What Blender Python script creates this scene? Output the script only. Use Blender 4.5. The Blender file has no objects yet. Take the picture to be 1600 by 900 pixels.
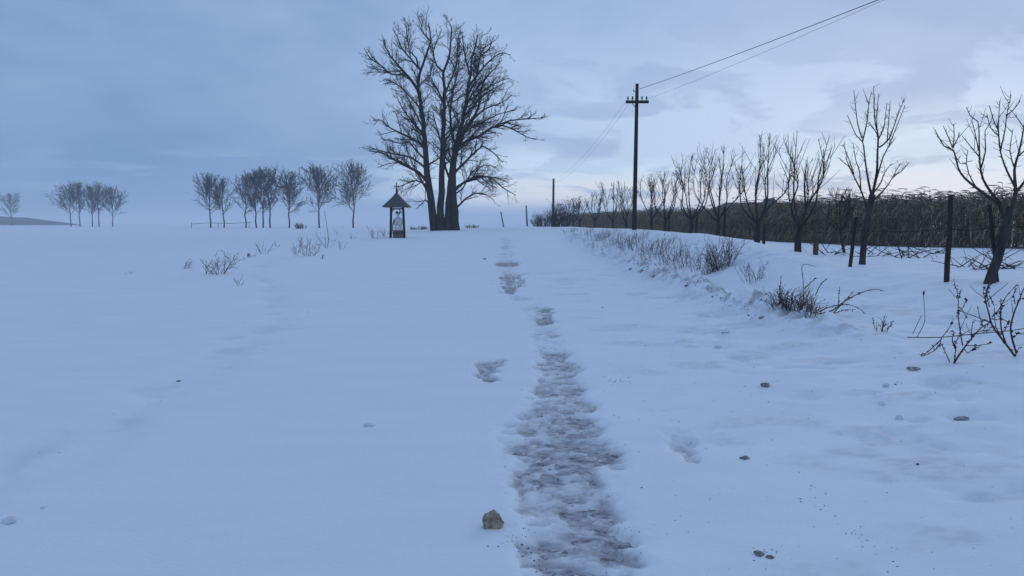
import bpy, bmesh, math, random
import numpy as np
from mathutils import Vector, Matrix

# ------------------------------------------------------------------ camera, sky, sun, exposure
SC = bpy.context.scene
COL = SC.collection
R = math.radians
F = 1250.0                       # focal length in pixels of a 1600 px wide picture
PITCH = math.atan(100 / F)       # looking a little down
CAMZ = 1.6
cam = bpy.data.objects.new('camera', bpy.data.cameras.new('camera'))
COL.objects.link(cam)
cam.data.sensor_width = 36
cam.data.lens = 36 * F / 1600
cam.data.clip_start = 0.05
cam.data.clip_end = 20000
cam.location = (0, 0, CAMZ)
cam.rotation_euler = (math.pi / 2 - PITCH, 0, 0)
SC.camera = cam

SUN_EL, SUN_AZ = R(9), R(28)     # azimuth measured from +Y towards +X
world = bpy.data.worlds.new('World')
SC.world = world
world.use_nodes = True


def build_world():
    nt = world.node_tree
    nt.nodes.clear()
    N = nt.nodes.new

    def L(a, b):
        nt.links.new(a, b)

    def math_(op, a, b=None, c=None, clamp=False):
        n = N('ShaderNodeMath')
        n.operation = op
        n.use_clamp = clamp
        for i, v in enumerate((a, b, c)):
            if v is None:
                continue
            if isinstance(v, (int, float)):
                n.inputs[i].default_value = v
            else:
                L(v, n.inputs[i])
        return n.outputs[0]

    def smooth(v, a, b):
        n = N('ShaderNodeMapRange')
        n.interpolation_type = 'SMOOTHSTEP'
        L(v, n.inputs['Value'])
        n.inputs['From Min'].default_value = a
        n.inputs['From Max'].default_value = b
        return n.outputs['Result']

    def mix(f, a, b):
        n = N('ShaderNodeMix')
        n.data_type = 'RGBA'
        if isinstance(f, (int, float)):
            n.inputs[0].default_value = f
        else:
            L(f, n.inputs[0])
        for s, v in ((n.inputs[6], a), (n.inputs[7], b)):
            if isinstance(v, tuple):
                s.default_value = (*v, 1)
            else:
                L(v, s)
        return n.outputs[2]

    out = N('ShaderNodeOutputWorld')
    sky = N('ShaderNodeTexSky')
    sky.sky_type = 'NISHITA'
    sky.sun_disc = False
    sky.sun_elevation = SUN_EL
    sky.sun_rotation = SUN_AZ
    sky.dust_density = 1.0
    sky.ozone_density = 3.0
    bg_sky = N('ShaderNodeBackground')
    bg_sky.inputs['Strength'].default_value = 0.10
    L(sky.outputs[0], bg_sky.inputs['Color'])

    tc = N('ShaderNodeTexCoord')
    sep = N('ShaderNodeSeparateXYZ')
    L(tc.outputs['Generated'], sep.inputs[0])
    x, y, z = sep.outputs
    def noise(scale, detail, rough, off, flat=2.6, dist=0.3):
        mp = N('ShaderNodeMapping')
        mp.inputs['Location'].default_value = off
        mp.inputs['Scale'].default_value = (1, 1, flat)
        L(tc.outputs['Generated'], mp.inputs['Vector'])
        n = N('ShaderNodeTexNoise')
        n.inputs['Scale'].default_value = scale
        n.inputs['Detail'].default_value = detail
        n.inputs['Roughness'].default_value = rough
        n.inputs['Distortion'].default_value = dist
        L(mp.outputs[0], n.inputs['Vector'])
        return n.outputs['Fac']

    def sub1(a):
        return math_('SUBTRACT', 1.0, a)

    def mul(a, b):
        return math_('MULTIPLY', a, b)

    big = noise(2.4, 4, 0.5, (5.1, 1.7, 0.3), 2.2)
    fine = noise(6.0, 6, 0.55, (7.3, 4.2, 0.1), 2.4)
    bank = noise(5.5, 8, 0.55, (2.9, 6.4, 0.6), 3.0, 0.5)
    gap = noise(7.0, 7, 0.58, (1.3, 9.2, 0.2), 3.0)
    streak = noise(4.0, 6, 0.6, (0.4, 2.2, 0.9), 9.0)
    bars = noise(7.0, 7, 0.6, (4.4, 6.2, 0.4), 5.5)
    el = z
    # left of the view the cloud deck is heavier
    az = math_('DIVIDE', x, math_('MAXIMUM', math_('SQRT', math_('ADD', mul(x, x), mul(y, y))), 0.01))
    side = smooth(az, -0.52, 0.05)
    v = math_('ADD', mul(smooth(big, 0.34, 0.66), 0.26), mul(smooth(fine, 0.32, 0.68), 0.20))
    v = math_('ADD', v, mul(side, 0.40))
    v = math_('ADD', v, 0.05, clamp=True)
    cloud = mix(v, (0.150, 0.275, 0.515), (0.40, 0.53, 0.77))
    # pale thin places between cloud banks, lower and to the right
    thin = mul(mul(smooth(bank, 0.455, 0.545), sub1(smooth(el, 0.13, 0.25))), smooth(az, -0.12, 0.12))
    cloud = mix(mul(thin, 0.85), cloud, (0.48, 0.63, 0.86))
    low = mul(mul(sub1(smooth(el, 0.06, 0.15)), sub1(smooth(az, -0.22, 0.0))), 0.45)
    cloud = mix(low, cloud, (0.155, 0.285, 0.545))
    # brighter openings low over the horizon, mostly ahead and to the right
    lift = math_('ADD', el, mul(math_('SUBTRACT', gap, 0.5), 0.075))
    band = mul(smooth(lift, 0.018, 0.030), sub1(smooth(lift, 0.066, 0.095)))
    band = mul(band, smooth(az, -0.26, -0.02))
    band2 = mul(smooth(streak, 0.50, 0.62), sub1(smooth(el, 0.06, 0.10)))
    band2 = mul(band2, smooth(az, -0.75, 0.0))
    right = mul(smooth(az, 0.22, 0.42), sub1(smooth(lift, 0.09, 0.16)))
    open_ = math_('MAXIMUM', mul(band, 0.95), mul(band2, 0.45))
    open_ = math_('MAXIMUM', open_, mul(right, 0.7))
    warm = mul(smooth(az, -0.25, 0.12), sub1(smooth(el, 0.035, 0.075)))
    opencol = mix(warm, (0.55, 0.72, 0.90), (0.78, 0.80, 0.86))
    # thin dark bars of far cloud across the openings
    open_ = mul(open_, sub1(mul(smooth(bars, 0.53, 0.60), 0.75)))
    col = mix(open_, cloud, opencol)
    # low murk right at the horizon
    murk = mul(sub1(smooth(el, 0.010, 0.034)), sub1(mul(smooth(az, 0.04, 0.18), 0.9)))
    col = mix(mul(murk, 0.85), col, (0.20, 0.345, 0.61))
    # the deck overhead and behind
    col = mix(smooth(el, 0.28, 0.6), col, (0.290, 0.430, 0.70))
    bg_cloud = N('ShaderNodeBackground')
    bg_cloud.inputs['Strength'].default_value = 1.0
    L(col, bg_cloud.inputs['Color'])
    ms = N('ShaderNodeMixShader')
    ms.inputs[0].default_value = 0.94
    L(bg_sky.outputs[0], ms.inputs[1])
    L(bg_cloud.outputs[0], ms.inputs[2])
    L(ms.outputs[0], out.inputs['Surface'])


build_world()
sun = bpy.data.objects.new('sun', bpy.data.lights.new('sun', 'SUN'))
COL.objects.link(sun)
sun.data.energy = 0.5
sun.data.angle = R(25)
sun.data.color = (1.0, 0.93, 0.85)
sun.rotation_euler = (math.pi / 2 - SUN_EL, 0, math.pi - SUN_AZ)

SC.view_settings.view_transform = 'Standard'
SC.view_settings.look = 'None'
SC.view_settings.gamma = 1
SC.view_settings.exposure = 0.09
SC.view_settings.use_curve_mapping = False
SC.cycles.use_denoising = True
SC.cycles.volume_bounces = 2
SC.cycles.max_bounces = 8
SC.cycles.diffuse_bounces = 3

# ------------------------------------------------------------------ helpers
CP, SP = math.cos(PITCH), math.sin(PITCH)


def ray(px, py):
    u = (px - 800) / F
    v = (450 - py) / F
    return Vector((u, CP + v * SP, -SP + v * CP))


def P(px, py, D):
    """the point at distance D (along +Y) seen at that place of the photograph"""
    d = ray(px, py)
    return Vector((0, 0, CAMZ)) + d * (D / d.y)


def new_mat(name, base, rough=0.9, var=None, scale=8.0, bump=0.0, bscale=30.0, stretch=(1, 1, 1), detail=5, spec=0.2):
    m = bpy.data.materials.new(name)
    m.use_nodes = True
    nt = m.node_tree
    b = nt.nodes['Principled BSDF']
    b.inputs['Roughness'].default_value = rough
    b.inputs['Specular IOR Level'].default_value = spec
    tc = nt.nodes.new('ShaderNodeTexCoord')
    mp = nt.nodes.new('ShaderNodeMapping')
    mp.inputs['Scale'].default_value = stretch
    nt.links.new(tc.outputs['Object'], mp.inputs['Vector'])
    n = nt.nodes.new('ShaderNodeTexNoise')
    n.inputs['Scale'].default_value = scale
    n.inputs['Detail'].default_value = detail
    nt.links.new(mp.outputs[0], n.inputs['Vector'])
    cr = nt.nodes.new('ShaderNodeValToRGB')
    cr.color_ramp.elements[0].position = 0.3
    cr.color_ramp.elements[1].position = 0.7
    cr.color_ramp.elements[0].color = (*base, 1)
    cr.color_ramp.elements[1].color = (*(var or base), 1)
    nt.links.new(n.outputs['Fac'], cr.inputs[0])
    nt.links.new(cr.outputs[0], b.inputs['Base Color'])
    if bump:
        n2 = nt.nodes.new('ShaderNodeTexNoise')
        n2.inputs['Scale'].default_value = bscale
        n2.inputs['Detail'].default_value = 6
        nt.links.new(mp.outputs[0], n2.inputs['Vector'])
        bp = nt.nodes.new('ShaderNodeBump')
        bp.inputs['Strength'].default_value = bump
        bp.inputs['Distance'].default_value = 0.02
        nt.links.new(n2.outputs['Fac'], bp.inputs['Height'])
        nt.links.new(bp.outputs[0], b.inputs['Normal'])
    return m


M = {}
M['snow'] = new_mat('snow', (0.80, 0.81, 0.83), 0.75, (0.84, 0.85, 0.87), 1.3, 0.32, 45, (0.5, 1.6, 1), 8)
M['bark'] = new_mat('bark', (0.016, 0.013, 0.012), 0.95, (0.045, 0.037, 0.033), 6, 0.6, 18, (1, 1, 0.25))
M['twig'] = new_mat('twig', (0.014, 0.011, 0.010), 0.95, (0.030, 0.024, 0.021), 3)
M['fruit_bark'] = new_mat('fruit_bark', (0.020, 0.017, 0.016), 0.95, (0.062, 0.053, 0.051), 7, 0.5, 25, (1, 1, 0.3))
M['far_twig'] = new_mat('far_twig', (0.018, 0.016, 0.017), 0.95, (0.032, 0.028, 0.028), 1)
M['pole_wood'] = new_mat('pole_wood', (0.016, 0.011, 0.010), 0.9, (0.034, 0.024, 0.021), 5, 0.3, 20, (1, 1, 0.06))
M['post_wood'] = new_mat('post_wood', (0.018, 0.015, 0.014), 0.95, (0.040, 0.034, 0.031), 9, 0.5, 30, (1, 1, 0.1))
M['mossy_wood'] = new_mat('mossy_wood', (0.045, 0.040, 0.022), 0.95, (0.10, 0.085, 0.045), 9, 0.5, 30, (1, 1, 0.1))
M['porcelain'] = new_mat('porcelain', (0.02, 0.018, 0.02), 0.4)
M['wire'] = new_mat('wire', (0.035, 0.035, 0.04), 0.6)
M['rusty_wire'] = new_mat('rusty_wire', (0.02, 0.016, 0.015), 0.9)
M['shrub'] = new_mat('shrub', (0.050, 0.030, 0.030), 0.95, (0.115, 0.072, 0.070), 10)
M['verge_weed'] = new_mat('verge_weed', (0.070, 0.042, 0.042), 0.95, (0.15, 0.092, 0.088), 10)
M['dry_leaf'] = new_mat('dry_leaf', (0.025, 0.018, 0.018), 0.95, (0.06, 0.04, 0.035), 12)
M['weed'] = new_mat('weed', (0.035, 0.028, 0.028), 0.95, (0.075, 0.06, 0.058), 10)
M['maize_stem'] = new_mat('maize_stem', (0.06, 0.045, 0.028), 0.95, (0.12, 0.092, 0.055), 2)
M['slate'] = new_mat('slate', (0.065, 0.07, 0.078), 0.8, (0.095, 0.10, 0.108), 10, 0.2, 15)
M['dark_wood'] = new_mat('dark_wood', (0.018, 0.013, 0.012), 0.9, (0.035, 0.026, 0.022), 10)
M['white_stone'] = new_mat('white_stone', (0.66, 0.63, 0.64), 0.85, (0.80, 0.77, 0.77), 6, 0.3, 20)
M['dark_cloth'] = new_mat('dark_cloth', (0.03, 0.03, 0.035), 0.9, (0.14, 0.14, 0.15), 9)
M['pedestal'] = new_mat('pedestal', (0.10, 0.085, 0.085), 0.9, (0.17, 0.15, 0.15), 8)
M['iron'] = new_mat('iron', (0.02, 0.02, 0.022), 0.6)
M['stone'] = new_mat('stone', (0.17, 0.135, 0.10), 0.95, (0.52, 0.43, 0.34), 26, 0.9, 55, (1, 1, 1), 8)
M['clod'] = new_mat('clod', (0.07, 0.05, 0.045), 0.95, (0.45, 0.45, 0.47), 20, 0.6, 40, (1, 1, 1), 7)
M['snow_clod'] = new_mat('snow_clod', (0.55, 0.55, 0.58), 0.9, (0.8, 0.8, 0.83), 12, 0.4, 30, (1, 1, 1), 7)
M['crumb'] = new_mat('crumb', (0.055, 0.042, 0.038), 0.95, (0.10, 0.08, 0.07), 30)
M['hill'] = new_mat('hill', (0.025, 0.028, 0.032), 0.95, (0.06, 0.063, 0.068), 0.05)
M['barn_wall'] = new_mat('barn_wall', (0.16, 0.14, 0.13), 0.9, (0.22, 0.2, 0.19), 1)
M['barn_roof'] = new_mat('barn_roof', (0.07, 0.075, 0.085), 0.85, (0.12, 0.125, 0.14), 0.7)


def dirty_snow():
    nt = M['snow'].node_tree
    b = nt.nodes['Principled BSDF']
    src = b.inputs['Base Color'].links[0].from_socket
    at = nt.nodes.new('ShaderNodeAttribute')
    at.attribute_name = 'dirt'
    mx = nt.nodes.new('ShaderNodeMix')
    mx.data_type = 'RGBA'
    nt.links.new(at.outputs['Fac'], mx.inputs[0])
    nt.links.new(src, mx.inputs[6])
    mx.inputs[7].default_value = (0.27, 0.25, 0.26, 1)
    nt.links.new(mx.outputs[2], b.inputs['Base Color'])


dirty_snow()


def road_material():
    m = bpy.data.materials.new('frozen_track')
    m.use_nodes = True
    nt = m.node_tree
    b = nt.nodes['Principled BSDF']
    b.inputs['Roughness'].default_value = 0.8
    tc = nt.nodes.new('ShaderNodeTexCoord')
    mp = nt.nodes.new('ShaderNodeMapping')
    mp.inputs['Scale'].default_value = (1.0, 1.15, 1)
    nt.links.new(tc.outputs['Object'], mp.inputs['Vector'])
    n = nt.nodes.new('ShaderNodeTexNoise')
    n.inputs['Scale'].default_value = 10
    n.inputs['Detail'].default_value = 9
    n.inputs['Roughness'].default_value = 0.72
    n.inputs['Distortion'].default_value = 0.3
    nt.links.new(mp.outputs[0], n.inputs['Vector'])
    cr = nt.nodes.new('ShaderNodeValToRGB')
    e = cr.color_ramp.elements
    e[0].position, e[0].color = 0.36, (0.095, 0.088, 0.095, 1)
    e[1].position, e[1].color = 0.62, (0.58, 0.56, 0.58, 1)
    k = e.new(0.47)
    k.color = (0.32, 0.305, 0.33, 1)
    nt.links.new(n.outputs['Fac'], cr.inputs[0])
    nt.links.new(cr.outputs[0], b.inputs['Base Color'])
    bp = nt.nodes.new('ShaderNodeBump')
    bp.inputs['Strength'].default_value = 0.5
    bp.inputs['Distance'].default_value = 0.015
    nt.links.new(n.outputs['Fac'], bp.inputs['Height'])
    nt.links.new(bp.outputs[0], b.inputs['Normal'])
    return m


M['track'] = road_material()


def maize_leaf_material():
    m = new_mat('maize_leaf', (0.105, 0.080, 0.050), 0.95, (0.36, 0.275, 0.165), 2.6)
    return m


M['maize_leaf'] = maize_leaf_material()


def tag(o, label=None, cat=None, group=None, kind=None):
    if label:
        o['label'] = label
    if cat:
        o['category'] = cat
    if group:
        o['group'] = group
    if kind:
        o['kind'] = kind
    return o


def empty(name, loc, label, cat, group=None):
    o = bpy.data.objects.new(name, None)
    o.empty_display_size = 0.2
    o.location = loc
    COL.objects.link(o)
    return tag(o, label, cat, group)


class MB:
    """collects quads / tris and links them as one mesh object"""

    def __init__(self):
        self.v, self.q, self.n, self.smooth_ = [], [], 0, True
        self.t = []

    def tube(self, pts, rad, sides=4, cap=False, rot=0.0):
        p = np.asarray([tuple(a) for a in pts], float)
        r = np.asarray(rad, float)
        n = len(p)
        t = np.gradient(p, axis=0)
        t /= (np.linalg.norm(t, axis=1, keepdims=True) + 1e-9)
        mean = t.mean(axis=0)
        ref = np.array((0.0, 1.0, 0.0)) if abs(mean[1]) < 0.8 * np.linalg.norm(mean) else np.array((1.0, 0.0, 0.0))
        u = np.cross(t, ref)
        u /= (np.linalg.norm(u, axis=1, keepdims=True) + 1e-9)
        w = np.cross(t, u)
        a = np.arange(sides) * (2 * math.pi / sides) + rot
        ring = p[:, None, :] + r[:, None, None] * (np.cos(a)[None, :, None] * u[:, None, :] + np.sin(a)[None, :, None] * w[:, None, :])
        self.v.append(ring.reshape(-1, 3))
        i = np.arange(n - 1)[:, None] * sides
        j = np.arange(sides)[None, :]
        k = (j + 1) % sides
        q = np.stack([i + j, i + k, i + sides + k, i + sides + j], axis=-1).reshape(-1, 4) + self.n
        self.q.append(q)
        if cap:
            for s, c in ((0, p[0]), ((n - 1) * sides, p[-1])):
                self.v.append(c[None, :])
                ci = self.n + n * sides + (0 if s == 0 else 1)
                tri = [(self.n + s + jj, self.n + s + (jj + 1) % sides, ci) for jj in range(sides)]
                if s == 0:
                    tri = [(b_, a_, c_) for a_, b_, c_ in tri]
                self.t.append(np.array(tri))
            self.n += 2
        self.n += n * sides

    def faces(self, verts, quads=(), tris=()):
        self.v.append(np.asarray(verts, float).reshape(-1, 3))
        if len(quads):
            self.q.append(np.asarray(quads).reshape(-1, 4) + self.n)
        if len(tris):
            self.t.append(np.asarray(tris).reshape(-1, 3) + self.n)
        self.n += len(self.v[-1])

    def box(self, c, s, rz=0.0, taper=1.0):
        x, y, z = s[0] / 2, s[1] / 2, s[2] / 2
        vs = []
        for dz, k in ((-z, 1.0), (z, taper)):
            for dx, dy in ((-x, -y), (x, -y), (x, y), (-x, y)):
                dx, dy = dx * k, dy * k
                vs.append((c[0] + dx * math.cos(rz) - dy * math.sin(rz), c[1] + dx * math.sin(rz) + dy * math.cos(rz), c[2] + dz))
        self.faces(vs, [(3, 2, 1, 0), (4, 5, 6, 7), (0, 1, 5, 4), (1, 2, 6, 5), (2, 3, 7, 6), (3, 0, 4, 7)])

    def build(self, name, mat, parent=None, origin=None, smooth=True):
        v = np.concatenate(self.v) if self.v else np.zeros((0, 3))
        o0 = np.array(tuple(origin)) if origin is not None else np.zeros(3)
        v = v - o0
        q = np.concatenate(self.q) if self.q else np.zeros((0, 4), int)
        t = np.concatenate(self.t) if self.t else np.zeros((0, 3), int)
        me = bpy.data.meshes.new(name)
        me.vertices.add(len(v))
        me.vertices.foreach_set('co', v.astype(np.float32).ravel())
        nl = q.size + t.size
        me.loops.add(nl)
        me.loops.foreach_set('vertex_index', np.concatenate([q.ravel(), t.ravel()]).astype(np.int32))
        me.polygons.add(len(q) + len(t))
        st = np.concatenate([np.arange(len(q)) * 4, q.size + np.arange(len(t)) * 3]).astype(np.int32)
        me.polygons.foreach_set('loop_start', st)
        me.polygons.foreach_set('use_smooth', np.full(len(q) + len(t), smooth))
        me.update(calc_edges=True)
        me.validate()
        me.materials.append(mat)
        o = bpy.data.objects.new(name, me)
        COL.objects.link(o)
        if parent is not None:
            o.parent = parent          # parent sits at its own location; verts are given relative to origin
        elif origin is not None:
            o.location = tuple(origin)
        return o


# ------------------------------------------------------------------ numpy noise
def _hash(i, j, s):
    h = (i.astype(np.int64) * 374761393 + j.astype(np.int64) * 668265263 + s * 974634721) & 0x7fffffff
    h = ((h ^ (h >> 13)) * 1274126177) & 0x7fffffff
    h = h ^ (h >> 16)
    return (h & 0xffff) / 65535.0


def vnoise(x, y, s=0):
    xi, yi = np.floor(x), np.floor(y)
    fx, fy = x - xi, y - yi
    fx = fx * fx * fx * (fx * (fx * 6 - 15) + 10)
    fy = fy * fy * fy * (fy * (fy * 6 - 15) + 10)
    a = _hash(xi, yi, s)
    b = _hash(xi + 1, yi, s)
    c = _hash(xi, yi + 1, s)
    d = _hash(xi + 1, yi + 1, s)
    return (a * (1 - fx) + b * fx) * (1 - fy) + (c * (1 - fx) + d * fx) * fy


def fbm(x, y, s=0, o=4, g=0.5):
    t, a, n = 0, 1.0, 0
    for k in range(o):
        t = t + a * vnoise(x * 2 ** k + 17.3 * k, y * 2 ** k - 9.1 * k, s + k)
        n += a
        a *= g
    return t / n


def sstep(v, a, b):
    t = np.clip((v - a) / (b - a), 0, 1)
    return t * t * (3 - 2 * t)


def pchip(xk, yk, x):
    """monotone cubic through yk (last axis follows xk)"""
    xk = np.asarray(xk, float)
    h = np.diff(xk)
    d = np.diff(yk, axis=-1) / h
    m = np.zeros_like(yk)
    a, b = d[..., :-1], d[..., 1:]
    w1, w2 = 2 * h[1:] + h[:-1], h[1:] + 2 * h[:-1]
    with np.errstate(divide='ignore', invalid='ignore'):
        hm = (w1 + w2) / (w1 / a + w2 / b)
    m[..., 1:-1] = np.where(a * b > 0, hm, 0)
    x = np.clip(x, xk[0], xk[-1])
    i = np.clip(np.searchsorted(xk, x) - 1, 0, len(xk) - 2)
    t = (x - xk[i]) / h[i]
    t2, t3 = t * t, t * t * t
    return ((2 * t3 - 3 * t2 + 1) * yk[..., i] + (t3 - 2 * t2 + t) * h[i] * m[..., i]
            + (-2 * t3 + 3 * t2) * yk[..., i + 1] + (t3 - t2) * h[i] * m[..., i + 1])


# ------------------------------------------------------------------ ground and road
SK = 0.024                        # the road runs a little to the left of the view axis
LK = [-4000, -60, -20, -8, -3, 0, 3.5, 4.8, 5.8, 7, 9, 12, 18, 60, 4000]
DK = [-100, 0, 10, 15, 20, 26, 34, 47, 65, 85, 120, 200, 6000]
T0 = np.array([
    [0, 0, 0, -.05, 0, 0, 0, .05, .10, .15, .30, .40, .50, .6, .6],
    [0, 0, 0, -.05, 0, 0, 0, .05, .10, .15, .30, .40, .50, .6, .6],
    [0, 0, 0, -.05, 0, 0, 0, .10, .12, .16, .45, .50, .60, .6, .6],
    [.1, .1, .1, 0, .02, 0, .03, .13, .17, .24, .58, .60, .65, .7, .7],
    [.2, .2, .2, .12, .1, .03, .05, .2, .55, .90, .66, .66, .70, .7, .7],
    [.35, .35, .35, .33, .25, .12, .15, .35, .85, 1.22, .93, .75, .70, .7, .7],
    [.5, .5, .5, .48, .45, .33, .35, .5, 1.0, 1.29, 1.12, .80, .62, .6, .7],
    [.7, .7, .75, .85, .85, .80, .80, .9, 1.18, 1.32, 1.2, .90, .55, .5, .7],
    [.9, .9, .9, .97, 1.05, 1.13, 1.13, 1.15, 1.25, 1.3, 1.2, 1.0, .6, .5, .8],
    [1, 1, 1, 1.05, 1.15, 1.28, 1.28, 1.28, 1.3, 1.3, 1.2, 1.0, .8, .7, .9],
    [.85, .85, .9, 1.0, 1.1, 1.25, 1.25, 1.25, 1.22, 1.2, 1.1, 1.0, .9, .9, 1.0],
    [.75, .75, .75, .85, 1.0, 1.15, 1.15, 1.15, 1.1, 1.1, 1.1, 1.1, 1.1, 1.1, 1.1],
    [1.1] * 15], float)


def steps(a, b, s, g=1.0):
    o = [a]
    while o[-1] < b:
        o.append(o[-1] + s)
        s *= g
    return o


lr = steps(1.6, 6.2, 0.05)[:-1]
lr = [v for v in lr] + steps(lr[-1] + 0.06, 5000, 0.07, 1.055)
lm = list(np.arange(-0.9, 1.6, 0.02))
ll = steps(0.94, 4.5, 0.06)
ll = ll + steps(ll[-1] + 0.07, 5000, 0.08, 1.055)
LG = np.array([-v for v in ll][::-1] + lm + lr)
LG = np.unique(np.round(LG, 5))
dg = [-v for v in steps(0.3, 90, 0.4, 1.1)][::-1] + [0.0, 0.4, 0.8, 1.2, 1.6, 1.9, 2.2]
while dg[-1] < 50:
    dg.append(dg[-1] + max(0.02, 0.0058 * dg[-1]))
while dg[-1] < 5500:
    dg.append(dg[-1] * 1.02)
DG = np.array(dg)


def base_height(l1, d1):
    a = pchip(LK, T0, l1)                 # (rows, len(l1))
    return pchip(DK, a.T, d1).T           # (len(d1), len(l1))


LL, DD = np.meshgrid(LG, DG)
XX = LL - SK * DD
Zb = base_height(LG, DG)
near = 1 / (1 + np.maximum(DD, 0) / 60.0)
fade = sstep(np.abs(LL), 300, 40) * sstep(DD, 400, 120)
off = 1 - 0.75 * sstep(np.abs(LL - 0.7), 2.8, 1.6)     # flatter where cars pass
drift = (fbm(XX / 5.0, DD / 9.0, 3, 3) - 0.5) * 0.16 * off
drift += (fbm(XX / 1.5, DD / 0.9, 11, 3) - 0.5) * 0.030 * sstep(DD, 60, 20)
drift += (fbm(XX / 0.5, DD / 0.18, 21, 3) - 0.5) * 0.010 * sstep(DD, 25, 6)
rough = sstep(LL, 2.0, 3.6) * sstep(LL, 16, 8)
drift += rough * (fbm(XX / 0.6, DD / 0.5, 31, 3) - 0.5) * 0.10 * sstep(DD, 40, 12)
# dimples left by feet and blown hollows on the right
pit = fbm(XX / 0.33, DD / 0.33, 51, 2)
drift -= rough * sstep(pit, 0.66, 0.80) * 0.05 * sstep(DD, 25, 10)
# low ridge thrown up by the plough
rl = 4.55 + 0.12 * np.sin(DD * 0.7) + 0.25 * (fbm(DD / 3.0, DD * 0, 5, 2) - 0.5)
ridge = np.exp(-((LL - rl) / 0.36) ** 2) * sstep(DD, 8.5, 13) * sstep(DD, 56, 36)
lump = fbm(XX / 0.35, DD / 0.45, 41, 4, 0.6)
drift += ridge * (0.12 + 0.66 * np.maximum(lump - 0.42, 0) + 0.16 * (fbm(XX / 0.12, DD / 0.14, 43, 2) - 0.5))
Zb = Zb + drift * fade

# thinner snow along the wheel track: (l, D, half width)
def track_mask(L_, D_):
    m = np.zeros_like(L_)
    wob = (fbm(L_ / 0.30, D_ / 0.35, 61, 4, 0.6) - 0.5)
    def strip(pts, soft, amt):
        nonlocal m
        pts = np.array(pts, float)
        c = np.interp(D_, pts[:, 1], pts[:, 0])
        w = np.interp(D_, pts[:, 1], pts[:, 2])
        inside = (D_ > pts[0, 1]) & (D_ < pts[-1, 1])
        d = np.abs(L_ - c + wob * 0.25 * (1 + D_ / 18.0)) / np.maximum(w, 0.01)
        De = D_ + wob * 0.16 * (pts[-1, 1] - pts[0, 1] + 0.4)
        ends = sstep(De, pts[0, 1], pts[0, 1] + 0.25) * sstep(De, pts[-1, 1], pts[-1, 1] - 0.05 * pts[-1, 1])
        m = np.maximum(m, amt * sstep(d, 1.0 + soft, 1.0 - soft) * ends * inside)
    for pl, soft, amt in TRACKS:
        strip(pl, soft, amt)
    return m


def gl(px, py):
    """flat-road estimate of (l, D) under a picture point"""
    d = ray(px, py)
    k = -CAMZ / d.z
    return d.x * k + SK * d.y * k, d.y * k


def strip_px(rows, soft, amt):
    """rows: (y, x_left, x_right) in the photograph, far to near"""
    out = []
    for y, a, b in rows:
        z = 0.0
        for _ in range(6):                     # follow the rising road
            d = ray((a + b) / 2, y)
            k = -(CAMZ - z) / d.z
            D = d.y * k
            z = float(np.interp(D, DK, T0[:, 5]))
        la = ray(a, y).x * k + SK * D
        lb = ray(b, y).x * k + SK * D
        out.append(((la + lb) / 2, D, abs(lb - la) / 2))
    out.sort(key=lambda t: t[1])
    return out, soft, amt


TRACKS = [
    strip_px([(538, 834, 884), (575, 830, 908), (610, 832, 920), (650, 795, 936), (700, 780, 956), (760, 785, 972), (830, 805, 994), (880, 796, 1015), (960, 796, 1050)], 0.42, 1.08),
    strip_px([(556, 754, 788), (580, 750, 787), (600, 757, 780)], 0.35, 1.4),
    strip_px([(475, 838, 856), (490, 836, 862), (507, 836, 870)], 0.35, 1.5),
    strip_px([(423, 785, 800), (440, 785, 800), (459, 778, 805)], 0.4, 1.5),
    strip_px([(423, 806, 817), (440, 808, 818), (450, 810, 818)], 0.4, 1.5),
    strip_px([(393, 778, 808), (403, 773, 810), (411, 772, 812)], 0.35, 1.5),
    strip_px([(378, 782, 804), (383, 780, 806), (387, 782, 806)], 0.4, 1.5),
    strip_px([(662, 1015, 1062), (690, 1040, 1094), (732, 1070, 1100)], 0.5, 0.85),
    strip_px([(359, 776, 800), (372, 778, 806), (390, 774, 812), (425, 774, 822), (470, 795, 850), (510, 822, 872), (560, 835, 905)], 0.6, 0.78),
    strip_px([(825, 772, 800), (860, 795, 835), (915, 805, 870)], 0.4, 0.95),
]
mk = track_mask(LL, DD)
tn = fbm(XX / 0.12, DD / 0.13, 71, 4, 0.65)
patch = fbm(XX / 0.7, DD / 0.9, 77, 2)
thick = 0.045 * (1 - mk) + mk * ((tn - 0.5) * 0.060 + (patch - 0.5) * 0.030 + 0.0085) + np.clip(mk, 0, 1) * (1 - np.clip(mk, 0, 1)) * 0.05
edge = np.array([gl(*p) for p in ((-120, 800), (20, 735), (170, 652), (280, 597), (430, 500))] + [(-7.6, 26.0), (-7.4, 34.0)])
ed = np.full_like(LL, 9.0)
selm = (LL > -14) & (LL < -0.5) & (DD > 2) & (DD < 40)
pl, pd_ = LL[selm], DD[selm]
best = np.full(pl.shape, 9.0)
for (a0, a1), (b0, b1_) in zip(edge[:-1], edge[1:]):
    u0, u1 = b0 - a0, b1_ - a1
    tt = np.clip(((pl - a0) * u0 + (pd_ - a1) * u1) / (u0 * u0 + u1 * u1), 0, 1)
    best = np.minimum(best, np.hypot(pl - a0 - tt * u0, pd_ - a1 - tt * u1))
ed[selm] = best
ew = ed + (fbm(XX / 0.8, DD / 0.8, 87, 3) - 0.5) * 0.7
Zb = Zb - 0.05 * np.exp(-(ew / 0.30) ** 2) * (0.4 + fbm(XX / 1.2, DD / 1.2, 88, 2))
SURF = Zb - 0.045 * 0 + (thick - 0.045)
RS = Zb - 0.045


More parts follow.
